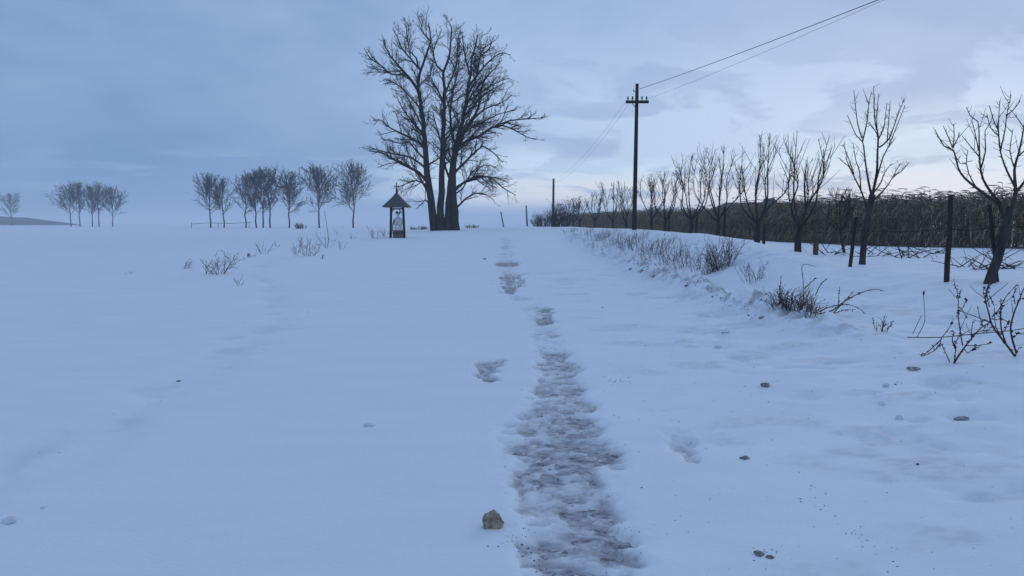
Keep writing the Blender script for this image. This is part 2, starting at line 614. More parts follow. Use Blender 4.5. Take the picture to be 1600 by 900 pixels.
def grid_mesh(name, X, Y, Z, mat):
    h, w = Z.shape
    mb = MB()
    idx = np.arange(h * w).reshape(h, w)
    q = np.stack([idx[:-1, :-1], idx[:-1, 1:], idx[1:, 1:], idx[1:, :-1]], -1).reshape(-1, 4)
    mb.faces(np.stack([X, Y, Z], -1).reshape(-1, 3), q)
    return mb.build(name, mat)


ground_mesh = grid_mesh('ground', XX, DD, SURF, M['snow'])
dirt = sstep(thick, 0.036, 0.004) * np.clip(mk, 0, 1) * (0.34 + 0.46 * sstep(fbm(XX / 0.09, DD / 0.10, 91, 5, 0.7), 0.38, 0.62))
dirt = np.maximum(dirt, ridge * 0.75 * sstep(fbm(XX / 0.16, DD / 0.20, 93, 4, 0.65), 0.46, 0.66))
scuff = sstep(fbm(XX / 0.7, DD / 0.5, 95, 3), 0.56, 0.72) * sstep(LL, 0.9, 2.0) * sstep(LL, 9, 6) * sstep(DD, 34, 20)
scuff *= 0.35 + 0.65 * sstep(fbm(XX / 0.05, DD / 0.06, 96, 2), 0.35, 0.7)
dirt = np.maximum(dirt, 0.26 * scuff)
dirt = np.maximum(dirt, 0.16 * np.exp(-(ew / 0.22) ** 2) * sstep(fbm(XX / 0.6, DD / 0.6, 97, 3), 0.42, 0.65))
att = ground_mesh.data.attributes.new('dirt', 'FLOAT', 'POINT')
att.data.foreach_set('value', dirt.astype(np.float32).ravel())
ground = tag(ground_mesh, 'white snow-covered ground of fields and verges with soft wind drifts', 'ground', kind='structure')
jl = (LG > -2.2) & (LG < 3.2)
jd = (DG > 1.5) & (DG < 75)
sub = np.ix_(jd, jl)
rb = (fbm(XX[sub] / 0.12, DD[sub] / 0.09, 81, 3) - 0.5) * 0.012
road = tag(grid_mesh('road', XX[sub], DD[sub], RS[sub] + rb, M['track']), 'frozen dirt road whose wheel track shows through thin blown snow', 'road', kind='structure')


def G(x, y):
    l = x + SK * y
    i = int(np.clip(np.searchsorted(DG, y) - 1, 0, len(DG) - 2))
    j = int(np.clip(np.searchsorted(LG, l) - 1, 0, len(LG) - 2))
    a = (y - DG[i]) / (DG[i + 1] - DG[i])
    b = (l - LG[j]) / (LG[j + 1] - LG[j])
    return float((SURF[i, j] * (1 - b) + SURF[i, j + 1] * b) * (1 - a) + (SURF[i + 1, j] * (1 - b) + SURF[i + 1, j + 1] * b) * a)


def hit(px, py, dmax=300.0):
    """ground point seen at a place of the photograph"""
    d = ray(px, py)
    prev = 2.0
    D = 2.0
    while D < dmax:
        k = D / d.y
        if CAMZ + d.z * k < G(d.x * k, D):
            lo, hi = prev, D
            for _ in range(18):
                mid = (lo + hi) / 2
                k = mid / d.y
                if CAMZ + d.z * k < G(d.x * k, mid):
                    hi = mid
                else:
                    lo = mid
            k = hi / d.y
            return Vector((d.x * k, hi, G(d.x * k, hi)))
        prev = D
        D *= 1.012
    k = dmax / d.y
    return Vector((d.x * k, dmax, G(d.x * k, dmax)))


def stand(px, D):
    """ground point below picture column px at distance D"""
    d = ray(px, 352)
    x = d.x * D / d.y
    return Vector((x, D, G(x, D)))


# distant dark rise on the left and a pale one beyond the maize
def rise(name, px0, px1, D, prof, depth, mat, label):
    mb = MB()
    n = 60
    vs = []
    for i in range(n + 1):
        t = i / n
        p = P(px0 + (px1 - px0) * t, 350, D)
        top = np.interp(t, [a for a, _ in prof], [b for _, b in prof]) + 0.25 * (fbm(np.array([t * 14]), np.array([0.3]), 5)[0] - 0.5)
        for k, (dy, f) in enumerate(((-depth * 0.5, 0), (-depth * 0.2, 0.75), (0, 1), (depth * 0.3, 0.8), (depth * 0.7, 0))):
            vs.append((p.x * (D + dy) / D, D + dy, 0.9 + f * max(top, 0.02)))
    q = []
    for i in range(n):
        for k in range(4):
            a = i * 5 + k
            q.append((a, a + 5, a + 6, a + 1))
    mb.faces(vs, q)
    return tag(mb.build(name, mat), label, 'hill', kind='structure')


rise('hill', -260, 128, 620, [(0, 9.4), (0.55, 7.8), (0.78, 5.6), (1, 0.0)], 120, M['hill'], 'dark low rise on the far left horizon')
rise('hill', 1185, 2100, 420, [(0, 0), (0.06, 10.5), (0.2, 13), (0.6, 14), (1, 13)], 160, M['snow'], 'pale snowy rise beyond the maize field')

# ------------------------------------------------------------------ air
def make_haze():
    mb = MB()
    mb.box((0, 2600, 10.5), (11000, 6400, 23))
    m = bpy.data.materials.new('haze_air')
    m.use_nodes = True
    nt = m.node_tree
    nt.nodes.clear()
    o = nt.nodes.new('ShaderNodeOutputMaterial')
    v = nt.nodes.new('ShaderNodeVolumePrincipled')
    v.inputs['Color'].default_value = (0.88, 0.92, 0.97, 1)
    v.inputs['Density'].default_value = 0.0009
    v.inputs['Anisotropy'].default_value = 0.0
    nt.links.new(v.outputs[0], o.inputs['Volume'])
    h = mb.build('haze', m, smooth=False)
    tag(h, 'thin blue haze of blowing snow over the whole field', 'haze', kind='stuff')


make_haze()

# ------------------------------------------------------------------ branch growing
def rperp(d, rng):
    v = Vector((rng.gauss(0, 1), rng.gauss(0, 1), rng.gauss(0, 1)))
    v = v - v.project(d)
    return v.normalized() if v.length > 1e-6 else Vector((1, 0, 0))


def resample(pts, seg):
    """Catmull-Rom through the points"""
    out = []
    n = len(pts)
    for i in range(n - 1):
        p0, p1, p2, p3 = pts[max(i - 1, 0)], pts[i], pts[i + 1], pts[min(i + 2, n - 1)]
        k = max(1, int((p2 - p1).length / seg))
        for j in range(k):
            t = j / k
            out.append(0.5 * ((2 * p1) + (p2 - p0) * t + (2 * p0 - 5 * p1 + 4 * p2 - p3) * t * t + (3 * p1 - p0 - 3 * p2 + p3) * t ** 3))
    out.append(pts[-1].copy())
    return out


def at_t(pts, t):
    f = t * (len(pts) - 1)
    i = min(int(f), len(pts) - 2)
    return pts[i].lerp(pts[i + 1], f - i), (pts[i + 1] - pts[i]).normalized()


class Style:
    def __init__(self, **k):
        self.up = 0.06        # upward pull per step
        self.wob = 0.10
        self.ang = (28, 55)
        self.ratio = (0.35, 0.62)
        self.per_m = (1.6, 2.2, 3.0)   # kids per metre by level left
        self.min_r = 0.006
        self.seg = 0.5
        self.taper = 0.35
        self.lo = 0.2
        self.__dict__.update(k)


def grow(mb, p, d, L, r, lvl, rng, st):
    n = max(3, min(8, int(L / st.seg) + 1))
    pts = [p.copy()]
    q = p.copy()
    d = d.copy()
    for _ in range(n):
        d = d + Vector((rng.gauss(0, st.wob), rng.gauss(0, st.wob), rng.gauss(0, st.wob) + st.up))
        d.normalize()
        q = q + d * (L / n)
        pts.append(q.copy())
    r = max(r, st.min_r)
    re = max(r * st.taper, st.min_r * 0.7)
    rad = np.linspace(r, re, len(pts))
    mb.tube(pts, rad, 5 if r > 0.05 else (4 if r > 0.02 else 3))
    if lvl > 0:
        sprout(mb, pts, rad, lvl, rng, st)


def sprout(mb, pts, rad, lvl, rng, st, lo=None, hi=1.0, scale=1.0, length=None):
    L = sum((pts[i + 1] - pts[i]).length for i in range(len(pts) - 1))
    lo = st.lo if lo is None else lo
    n = max(2, int(L * (hi - lo) * st.per_m[min(lvl - 1, len(st.per_m) - 1)] * scale + rng.random()))
    for k in range(n):
        t = lo + (hi - lo) * ((k + rng.random()) / n)
        s, d = at_t(pts, min(t, 1.0))
        a = R(rng.uniform(*st.ang))
        nd = (d * math.cos(a) + rperp(d, rng) * math.sin(a)).normalized()
        base = length if length else L
        l2 = base * rng.uniform(*st.ratio) * (1 - (0.68 if length else 0.45) * t)
        r2 = float(np.interp(t, np.linspace(0, 1, len(rad)), rad)) * rng.uniform(0.45, 0.7)
        grow(mb, s, nd, l2, r2, lvl - 1, rng, st)


def px_limb(path, D, dd, seg, rng, jit=0.0):
    """a limb drawn through picture points, receding dd metres over its length"""
    n = len(path)
    pts = []
    for i, (a, b) in enumerate(path):
        t = i / (n - 1)
        pts.append(P(a, b, D + dd * t * t + (rng.uniform(-jit, jit) if 0 < i else 0)))
    return resample(pts, seg)


# ------------------------------------------------------------------ the big roadside trees
DT = 66.0
PXM = DT / F     # metres per picture pixel there


def big_tree(name, label, base_px, stems, limbs, seed, group, zdrop=0.25):
    rng = random.Random(seed)
    base = stand(base_px, DT)
    e = empty(name, base, label, 'tree', group)
    tr, cr = MB(), MB()
    st = Style(up=0.07, wob=0.15, ang=(22, 55), ratio=(0.38, 0.70), per_m=(7.0, 4.5, 2.3), min_r=0.0122, seg=0.5, lo=0.10)
    for path, w0, w1, dd, dens in stems:
        pts = px_limb(path, DT, dd, 0.6, rng, 0.12)
        pts[0].z = min(pts[0].z, G(pts[0].x, pts[0].y) - zdrop)
        n = len(pts)
        rad = [0.5 * PXM * (w0 + (w1 - w0) * (i / (n - 1)) ** 0.9) for i in range(n)]
        for i in range(n):                                   # root flare
            hgt = (pts[i].z - base.z)
            rad[i] *= 1 + 0.22 * max(0, 1 - hgt / 1.0)
        pts = [p + Vector((rng.gauss(0, .03), rng.gauss(0, .03), 0)) for p in pts]
        tr.tube(pts, rad, 10)
        # limbs to all sides, more of them higher up
        sprout(cr, pts, [r * 0.55 for r in rad], 3, rng, st, lo=0.30, hi=1.0, scale=dens * 0.85, length=6.6)
    for path, w0, w1, dd in limbs:
        pts = px_limb(path, DT, dd, 0.5, rng, 0.25)
        rad = [0.5 * PXM * (w0 + (w1 - w0) * i / (len(pts) - 1)) for i in range(len(pts))]
        cr.tube(pts, rad, 6)
        sprout(cr, pts, rad, 3 if len(pts) > 6 else 2, rng, st, lo=0.18, hi=1.0, scale=1.15, length=3.8)
    tr.build('trunk', M['bark'], e, base)
    cr.build('crown', M['twig'], e, base)
    return e


GT = 'tall bare trees growing close together by the road'
big_tree('bare_tree', 'tall bare tree with two stems joined at the foot, nearest the roofed shrine', 684,
         [([(680, 362), (676, 335), (671, 300), (667, 270), (664, 230), (661, 195), (657, 160), (653, 140), (656, 115), (665, 90), (672, 65), (669, 36)], 13.5, 1.4, 0.5, 0.85),
          ([(688, 362), (688, 335), (690, 300), (691, 260), (692, 220), (694, 180), (694, 140), (693, 113), (700, 95), (704, 70), (705, 45), (704, 38)], 12.5, 1.4, -0.5, 0.85)],
         [([(654, 142), (640, 122), (627, 108), (610, 87), (601, 72), (600, 60)], 5, 1, 0.8),
          ([(634, 116), (612, 116), (595, 102), (578, 91), (569, 76)], 3, 1, -0.5),
          ([(655, 108), (642, 92), (628, 76), (621, 58), (614, 46)], 3.5, 1, 1.0),
          ([(654, 105), (650, 90), (640, 80), (636, 55), (634, 35)], 2.6, 1, -1.0),
          ([(692, 112), (682, 102), (677, 80), (685, 60), (690, 46)], 3, 1, 0.6),
          ([(694, 150), (703, 128), (714, 100), (715, 70), (718, 50)], 3, 1, 0.9),
          ([(657, 170), (640, 150), (618, 130), (600, 124)], 2.8, 1, 0.9),
          ([(672, 64), (660, 50), (655, 40)], 2, 1, -0.4),
          ([(693, 160), (684, 140), (672, 118), (678, 92)], 2.6, 1, -1.0),
          ([(666, 282), (655, 270), (640, 262), (620, 252), (600, 240), (576, 236)], 5, 1, 1.2),
          ([(662, 228), (645, 217), (630, 210), (610, 200), (592, 186), (584, 196)], 4, 1, -1.2),
          ([(667, 290), (650, 282), (635, 287), (622, 292)], 3, 1, 0.6),
          ([(660, 208), (645, 190), (630, 172), (620, 150)], 3.2, 1, 0.9),
          ([(664, 262), (642, 246), (612, 240), (582, 232)], 3.4, 1, -1.4),
          ([(665, 250), (650, 235), (640, 222), (625, 224), (596, 216)], 3.2, 1, 1.6),
          ([(668, 300), (650, 268), (628, 255), (606, 256), (590, 262)], 3.2, 1, -0.7),
          ([(661, 200), (648, 175), (640, 160), (632, 140)], 2.6, 1, 1.5),
          ([(671, 318), (664, 312), (660, 318)], 2.6, 1.2, -0.4)], 5, GT)
big_tree('bare_tree', 'tall bare tree forming the middle trunk of the close roadside cluster', 699,
         [([(699.5, 361), (701, 330), (704, 290), (708, 250), (716, 215), (722, 190), (728, 165), (731, 140), (735, 115), (738, 90), (744, 66), (746, 54)], 12, 1.4, 1.0, 1.0)],
         [([(732, 136), (745, 118), (765, 95), (785, 82), (798, 86)], 4, 1, 1.0),
          ([(722, 185), (745, 160), (760, 145), (788, 130)], 4.5, 1, -1.0),
          ([(730, 150), (742, 128), (748, 105), (752, 80), (775, 62)], 3, 1, 0.5),
          ([(705, 285), (696, 262), (692, 235), (684, 205), (676, 175)], 4, 1, 1.6),
          ([(712, 230), (704, 195), (706, 150), (716, 110), (718, 60)], 4, 1, -1.8),
          ([(728, 170), (736, 150), (760, 120), (780, 100)], 3, 1, 2.0),
          ([(735, 118), (728, 95), (724, 70), (722, 48)], 3, 1, -0.6),
          ([(738, 100), (752, 88), (764, 76), (769, 66)], 2.6, 1, 0.8),
          ([(729, 160), (755, 142), (778, 128), (796, 122)], 2.8, 1, 1.4)], 6, GT)
big_tree('bare_tree', 'tall bare tree right in the close cluster, its long boughs reaching over the road', 711,
         [([(712, 360), (711, 330), (709, 300), (708, 270), (713, 235), (722, 212), (736, 190), (748, 168), (752, 140), (764, 116), (776, 104)], 12, 1.4, -0.8, 1.0)],
         [([(711, 233), (718, 227), (730, 220), (750, 212), (767, 200), (785, 196), (805, 204), (825, 215), (838, 218)], 5, 1, 0.8),
          ([(762, 204), (770, 199), (795, 189), (820, 186), (848, 184)], 3.2, 1, 0.5),
          ([(707, 275), (714, 266), (730, 250), (745, 235), (755, 228), (770, 238), (786, 254)], 4.5, 1, -1.2),
          ([(707, 302), (715, 293), (730, 282), (750, 275), (770, 280), (785, 293), (806, 305)], 4.5, 1, 0.9),
          ([(707, 298), (716, 290), (728, 284), (752, 277), (775, 278), (795, 286)], 3, 1, -1.0),
          ([(709, 330), (717, 321), (728, 310), (742, 302), (760, 304), (772, 313)], 3.4, 1, -0.8),
          ([(738, 188), (758, 170), (785, 160), (800, 148)], 3, 1, 1.2),
          ([(720, 214), (730, 203), (756, 190), (780, 178), (806, 172)], 3, 1, -1.4),
          ([(707, 306), (722, 296), (738, 268), (758, 258), (776, 262)], 2.4, 1, 1.8)], 7, GT)

# ------------------------------------------------------------------ far rows of trees on the left
def far_tree(px, D, top, half, seed, label, group, name='bare_tree', lvl=3, fork=0.29):
    rng = random.Random(seed)
    base = stand(px, D)
    H = P(px, top, D).z - base.z
    W = half * 0.88 * D / F
    e = empty(name, base, label, 'tree', group)
    tr, cr = MB(), MB()
    lean = rng.uniform(-0.03, 0.03)
    pts = [base + Vector((lean * H * t + rng.gauss(0, .012 * H) * (t > 0), rng.gauss(0, .012 * H) * (t > 0), -0.2 * (t == 0) + H * t)) for t in (0, .12, .25, .38, .52, .66, .8, .9)]
    r0 = max(0.010 * H + 0.04, 0.12)
    rad = [r0 * (1.15, 1, .88, .72, .52, .34, .2, .12)[i] for i in range(8)]
    tr.tube(pts, rad, 6)
    st = Style(up=0.09, wob=0.13, ang=(22, 48), ratio=(0.30, 0.62), per_m=(420.0 / D, 400.0 / D, 1.5), min_r=0.00017 * D, seg=0.005 * D, lo=0.15)
    n = int(27 + 6 * rng.random())
    for k in range(n):
        t = fork + (0.93 - fork) * (k + rng.random()) / n
        s, d = at_t(pts, t)
        a = rng.uniform(0, 2 * math.pi)
        sl = rng.uniform(0.75, 1.25) * (1.25 - 1.1 * (t - fork) / (0.93 - fork))
        nd = Vector((math.cos(a) * sl, math.sin(a) * sl, 1)).normalized()
        reach = W * rng.uniform(0.85, 1.25) * math.sqrt(max(0.12, 1 - ((t - 0.5) / 0.62) ** 2))
        l2 = min(reach / (nd.xy.length * 0.72), (H * 1.02 - s.z + base.z) * 1.05)
        grow(cr, s, nd, max(l2, 0.25 * H * (1 - t) + 0.3), r0 * rng.uniform(.26, .42) * (1.15 - t * .8), 2, rng, st)
    tr.build('trunk', M['far_twig'], e, base)
    cr.build('crown', M['far_twig'], e, base)
    return e


GR = 'row of bare trees across the field left of the shrine'
for i, (px, top, half, lab) in enumerate([
        (329, 277, 19, 'bare tree at the left end of the spaced row, above the low rail'),
        (350, 283, 15, 'smaller bare tree just right of the left end tree of the spaced row'),
        (384, 277, 17, 'bare tree third from the left in the spaced row, left of three close stems'),
        (401, 273, 14, 'slim bare tree, leftmost of three close stems in the middle of the row'),
        (411, 270, 14, 'slim bare tree, middle one of three close stems in the row'),
        (422, 267, 17, 'taller bare tree, rightmost of three close stems in the row'),
        (452, 273, 22, 'bare tree with wide forked crown left of the small round bush'),
        (499, 265, 26, 'broad bare tree second from the right end of the spaced row'),
        (552, 260, 27, 'broad rounded bare tree standing alone left of the roofed shrine')]):
    far_tree(px, 160 + (i % 3) * 3, top, half, 40 + i, lab, GR)
GF = 'clump of hazy bare trees far out on the left'
for i, (px, top, half, lab) in enumerate([
        (111, 290, 19, 'hazy bare tree at the left end of the far clump, spreading to the left'),
        (125, 288, 14, 'hazy tall bare tree second from the left in the far clump'),
        (144, 293, 11, 'hazy narrow bare tree in the middle of the far clump'),
        (155, 290, 14, 'hazy bare tree right of the middle of the far clump'),
        (176, 296, 20, 'hazy bare tree at the right end of the far clump')]):
    far_tree(px, 250 + 3 * i, top, half, 60 + i, lab, GF)
far_tree(18, 420, 305, 14, 71, 'faint lone bare tree at the far left edge on the dark rise', None)

# ------------------------------------------------------------------ orchard row along the right
GO = 'pruned fruit trees in the orchard row'


def spurs(mb, pts, rng, per_m=9, r=0.0055, ln=(0.03, 0.17)):
    L = sum((pts[i + 1] - pts[i]).length for i in range(len(pts) - 1))
    for _ in range(int(L * per_m)):
        s, d = at_t(pts, rng.uniform(0.1, 1))
        nd = (d * 0.5 + rperp(d, rng)).normalized()
        l = rng.uniform(*ln)
        mb.tube([s, s + nd * l * .5, s + nd * l + Vector((0, 0, .02))], [r, r * .8, r * .6], 3)


def fruit_tree_px(D, trunk, limbs, label, seed, trunk_w=(15, 11)):
    """a fruit tree whose limbs follow the picture; each limb: path, start width px, depth drift"""
    rng = random.Random(seed)
    base = stand(trunk[0][0], D)
    e = empty('fruit_tree', base, label, 'tree', GO)
    tr, cr = MB(), MB()
    k = D / F
    pts = px_limb(trunk, D, 0.15, 0.15, rng, 0.02)
    pts[0].z = min(pts[0].z, base.z - 0.08)
    n = len(pts)
    rad = [0.5 * k * (trunk_w[0] + (trunk_w[1] - trunk_w[0]) * i / (n - 1)) for i in range(n)]
    rad[0] *= 1.25
    tr.tube(pts, rad, 10)
    for path, w0, w1, dd in limbs:
        lp = px_limb(path, D + 0.15, dd, 0.12, rng, 0.03)
        w0, w1 = w0 * 0.84, w1 * 0.62
        lr_ = [0.5 * k * (w0 + (w1 - w0) * (i / (len(lp) - 1)) ** 0.6) for i in range(len(lp))]
        cr.tube(lp, lr_, 6)
        spurs(cr, lp, rng)
        for _ in range(int(len(lp) * 0.22)):
            s, d = at_t(lp, rng.uniform(0.3, 0.9))
            nd = (d * 0.6 + rperp(d, rng) * 0.6 + Vector((0, 0, .4))).normalized()
            st = Style(up=0.1, wob=0.06, min_r=0.005, seg=0.12)
            grow(cr, s, nd, rng.uniform(0.15, 0.45), 0.007, 0, rng, st)
    tr.build('trunk', M['fruit_bark'], e, base)
    cr.build('crown', M['fruit_bark'], e, base)
    return e


fruit_tree_px(14.3, [(1545, 440), (1556, 412), (1564, 386), (1569, 358), (1574, 340), (1578, 325)], [
    ([(1572, 352), (1560, 316), (1548, 300), (1536, 280), (1531, 255), (1530, 225), (1528, 190), (1516, 181), (1510, 168)], 8.5, 2, 0.5),
    ([(1531, 246), (1516, 228), (1503, 212)], 3, 1.5, 0.3),
    ([(1533, 262), (1540, 235), (1539, 205), (1548, 190), (1552, 178)], 4, 1.5, 0.2),
    ([(1529, 235), (1523, 205), (1518, 188)], 3, 1.5, -0.3),
    ([(1562, 318), (1545, 308), (1525, 293), (1507, 278), (1497, 262), (1490, 235), (1475, 228), (1461, 203)], 8, 2, -0.6),
    ([(1489, 232), (1482, 215), (1474, 197)], 2.6, 1.6, 0.2),
    ([(1489, 231), (1491, 212), (1490, 194)], 2.6, 1.6, -0.2),
    ([(1489, 231), (1497, 215), (1500, 207)], 2.6, 1.6, 0.4),
    ([(1525, 293), (1514, 272), (1510, 256), (1512, 235)], 3.4, 1.6, 0.5),
    ([(1510, 256), (1500, 255), (1494, 245)], 2.4, 1.4, 0.1),
    ([(1576, 338), (1583, 318), (1587, 300), (1585, 265), (1591, 242), (1597, 215), (1603, 180)], 10, 2.4, 0.3),
    ([(1586, 292), (1572, 264), (1563, 236), (1560, 205), (1553, 190), (1546, 165)], 5.5, 1.8, -0.5),
    ([(1562, 230), (1560, 200), (1562, 158)], 3.4, 1.6, 0.2),
    ([(1563, 236), (1570, 205), (1573, 180), (1580, 148)], 3.6, 1.6, 0.6),
    ([(1572, 181), (1583, 172), (1594, 158)], 2.6, 1.6, 0.2),
    ([(1560, 212), (1548, 200), (1542, 178)], 2.6, 1.5, -0.4),
    ([(1584, 260), (1578, 235), (1583, 202)], 3, 1.5, 0.4),
    ([(1588, 300), (1600, 285), (1622, 255), (1632, 220), (1640, 190)], 6, 2, -0.4),
    ([(1590, 245), (1610, 225), (1628, 190)], 3.6, 1.6, 0.5),
    ([(1600, 200), (1590, 185), (1580, 172)], 2.6, 1.4, 0.1)],
    'leaning fruit tree with two forked stems at the right edge, the nearest of the orchard', 81)
fruit_tree_px(19.3, [(1347, 413), (1350, 380), (1355, 347), (1359, 325), (1363, 305)], [
    ([(1357, 335), (1347, 302), (1335, 277), (1326, 260), (1316, 252), (1312, 247)], 5.5, 1.5, 0.6),
    ([(1334, 272), (1326, 248), (1317, 225)], 3, 1.4, -0.3),
    ([(1330, 266), (1322, 248), (1324, 237)], 2.6, 1.4, 0.3),
    ([(1345, 298), (1343, 268), (1337, 250), (1333, 223)], 3, 1.4, 0.8),
    ([(1363, 310), (1357, 284), (1352, 252), (1348, 222), (1338, 212), (1324, 180)], 6, 1.5, -0.5),
    ([(1347, 216), (1340, 192), (1334, 141)], 3, 1.4, 0.2),
    ([(1348, 220), (1355, 188), (1358, 160), (1362, 143)], 3.2, 1.4, -0.3),
    ([(1349, 216), (1354, 195), (1356, 170)], 2.4, 1.3, 0.5),
    ([(1363, 305), (1370, 270), (1371, 240), (1372, 212), (1367, 188), (1365, 135)], 7, 1.5, 0.4),
    ([(1371, 214), (1370, 180), (1373, 146)], 3, 1.4, 0.4),
    ([(1373, 216), (1381, 200), (1384, 175), (1386, 162)], 3, 1.4, -0.2),
    ([(1374, 230), (1389, 217), (1402, 182), (1413, 155)], 3.4, 1.4, 0.5),
    ([(1386, 222), (1388, 195), (1391, 157)], 2.6, 1.3, 0.3),
    ([(1368, 285), (1380, 245), (1388, 230), (1400, 200), (1414, 165)], 4, 1.4, -0.6),
    ([(1388, 230), (1400, 215)], 2.4, 1.3, 0.1),
    ([(1372, 212), (1362, 196), (1356, 189)], 2.4, 1.3, -0.2),
    ([(1363, 314), (1380, 298), (1390, 285), (1395, 276), (1407, 255)], 4, 1.4, 0.8),
    ([(1395, 276), (1408, 268), (1421, 253)], 2.6, 1.4, -0.2),
    ([(1366, 300), (1376, 286), (1382, 270), (1393, 255)], 3.4, 1.4, 1.0)],
    'upright many-branched fruit tree with smooth grey trunk beside a slanting dark post', 82, (9.5, 10))


def fruit_tree(px, D, top, half, seed, label, stemw=0.11, lean=0.0, trunk_h=0.2):
    rng = random.Random(seed)
    base = stand(px, D)
    H = P(px, top, D).z - base.z
    W = half * D / F
    e = empty('fruit_tree', base, label, 'tree', GO)
    tr, cr = MB(), MB()
    fx = Vector((lean, rng.uniform(-.1, .1), 0))
    f = base + fx * H * trunk_h + Vector((0, 0, H * trunk_h))
    tr.tube(resample([base - Vector((0, 0, .1)), base.lerp(f, .5) + Vector((rng.uniform(-.04, .04), 0, 0)), f], 0.15),
            np.linspace(stemw * 1.15, stemw * 0.9, len(resample([base - Vector((0, 0, .1)), base.lerp(f, .5), f], 0.15))), 8)
    n = rng.randint(5, 7)
    st = Style(up=0.14, wob=0.07, ang=(18, 40), ratio=(0.3, 0.55), per_m=(2.6, 2.4, 2.0), min_r=max(0.0055, 0.00020 * D), seg=0.22, lo=0.25, taper=0.5)
    a0 = rng.uniform(0, 6.28)
    for k in range(n):
        a = a0 + 2 * math.pi * k / n + rng.uniform(-.3, .3)
        sp = W * rng.uniform(0.55, 1.2) * (0.15 if k == 0 else 1)
        hh = (H - H * trunk_h) * (1.0 if k == 0 else rng.uniform(0.62, 0.97))
        s = base.lerp(f, rng.uniform(.8, 1.0))
        o = Vector((math.cos(a), math.sin(a), 0))
        mid1 = s + o * sp * 0.55 + Vector((rng.gauss(0, .07), rng.gauss(0, .07), hh * 0.26))
        mid2 = s + o * sp * rng.uniform(.65, 1.0) + Vector((rng.gauss(0, .14), rng.gauss(0, .14), hh * 0.60))
        end = s + o * sp + Vector((rng.gauss(0, .12), rng.gauss(0, .12), hh))
        pts = resample([s, mid1, mid2, end], 0.2)
        rad = stemw * 0.44 + (0.0065 - stemw * 0.44) * np.linspace(0, 1, len(pts)) ** 0.7
        cr.tube(pts, rad, 6)
        spurs(cr, pts, rng, 9, max(0.0055, 0.0002 * D), (0.05, 0.26))
        # water shoots
        for q in range(rng.randint(6, 9)):
            t = rng.uniform(0.35, 0.95)
            p, d = at_t(pts, t)
            nd = (Vector((0, 0, 1)) + o * rng.uniform(-.2, .7) + Vector((rng.gauss(0, .45), rng.gauss(0, .45), 0))).normalized()
            l = min(rng.uniform(0.5, 1.5) * H / 4, (base.z + H * 1.0 - p.z) * 1.0)
            if l > 0.15:
                grow(cr, p, nd, l, 0.0105, 1 if rng.random() < .6 else 0, rng, st)
    tr.build('trunk', M['fruit_bark'], e, base)
    cr.build('crown', M['fruit_bark'], e, base)
    return e


for i, (px, D, top, half, lab, ln) in enumerate([
        (1248, 23.4, 204, 42, 'fruit tree with low spreading limbs between the thick mossy post and the barn roof', 0.05),
        (1184, 27.0, 210, 36, 'tall slender fruit tree directly in front of the long barn roof', -0.02),
        (1122, 31.8, 228, 30, 'dense fruit tree left of the barn roof, beside a stout stake', 0.0),
        (1080, 35.5, 240, 33, 'spreading fruit tree on the snow bank, first to the right of the telegraph pole gap', 0.03),
        (1040, 41.0, 268, 22, 'thin fruit tree second to the right of the crossarmed pole', 0.02),
        (1018, 45.0, 270, 20, 'thin fruit tree immediately right of the crossarmed pole', 0.0),
        (978, 52.0, 290, 16, 'small fruit tree immediately left of the crossarmed pole', 0.0),
        (957, 57.0, 283, 20, 'taller vase-shaped fruit tree second to the left of the crossarmed pole', 0.0),
        (929, 64.0, 300, 16, 'small fruit tree third to the left of the crossarmed pole', 0.0),
        (906, 72.0, 306, 15, 'small hazy fruit tree fourth to the left of the crossarmed pole', 0.0),
        (896, 79.0, 309, 13, 'small hazy fruit tree next to the dense bush by the second pole', 0.0)]):
    fruit_tree(px, D, top, half, 90 + i, lab, stemw=0.10 if D < 30 else 0.085, lean=ln)
# a younger tree standing behind the row
fruit_tree(1322, 24.5, 292, 18, 120, 'low young fruit tree just left of the slanting dark post', stemw=0.045, lean=-0.25, trunk_h=0.35)

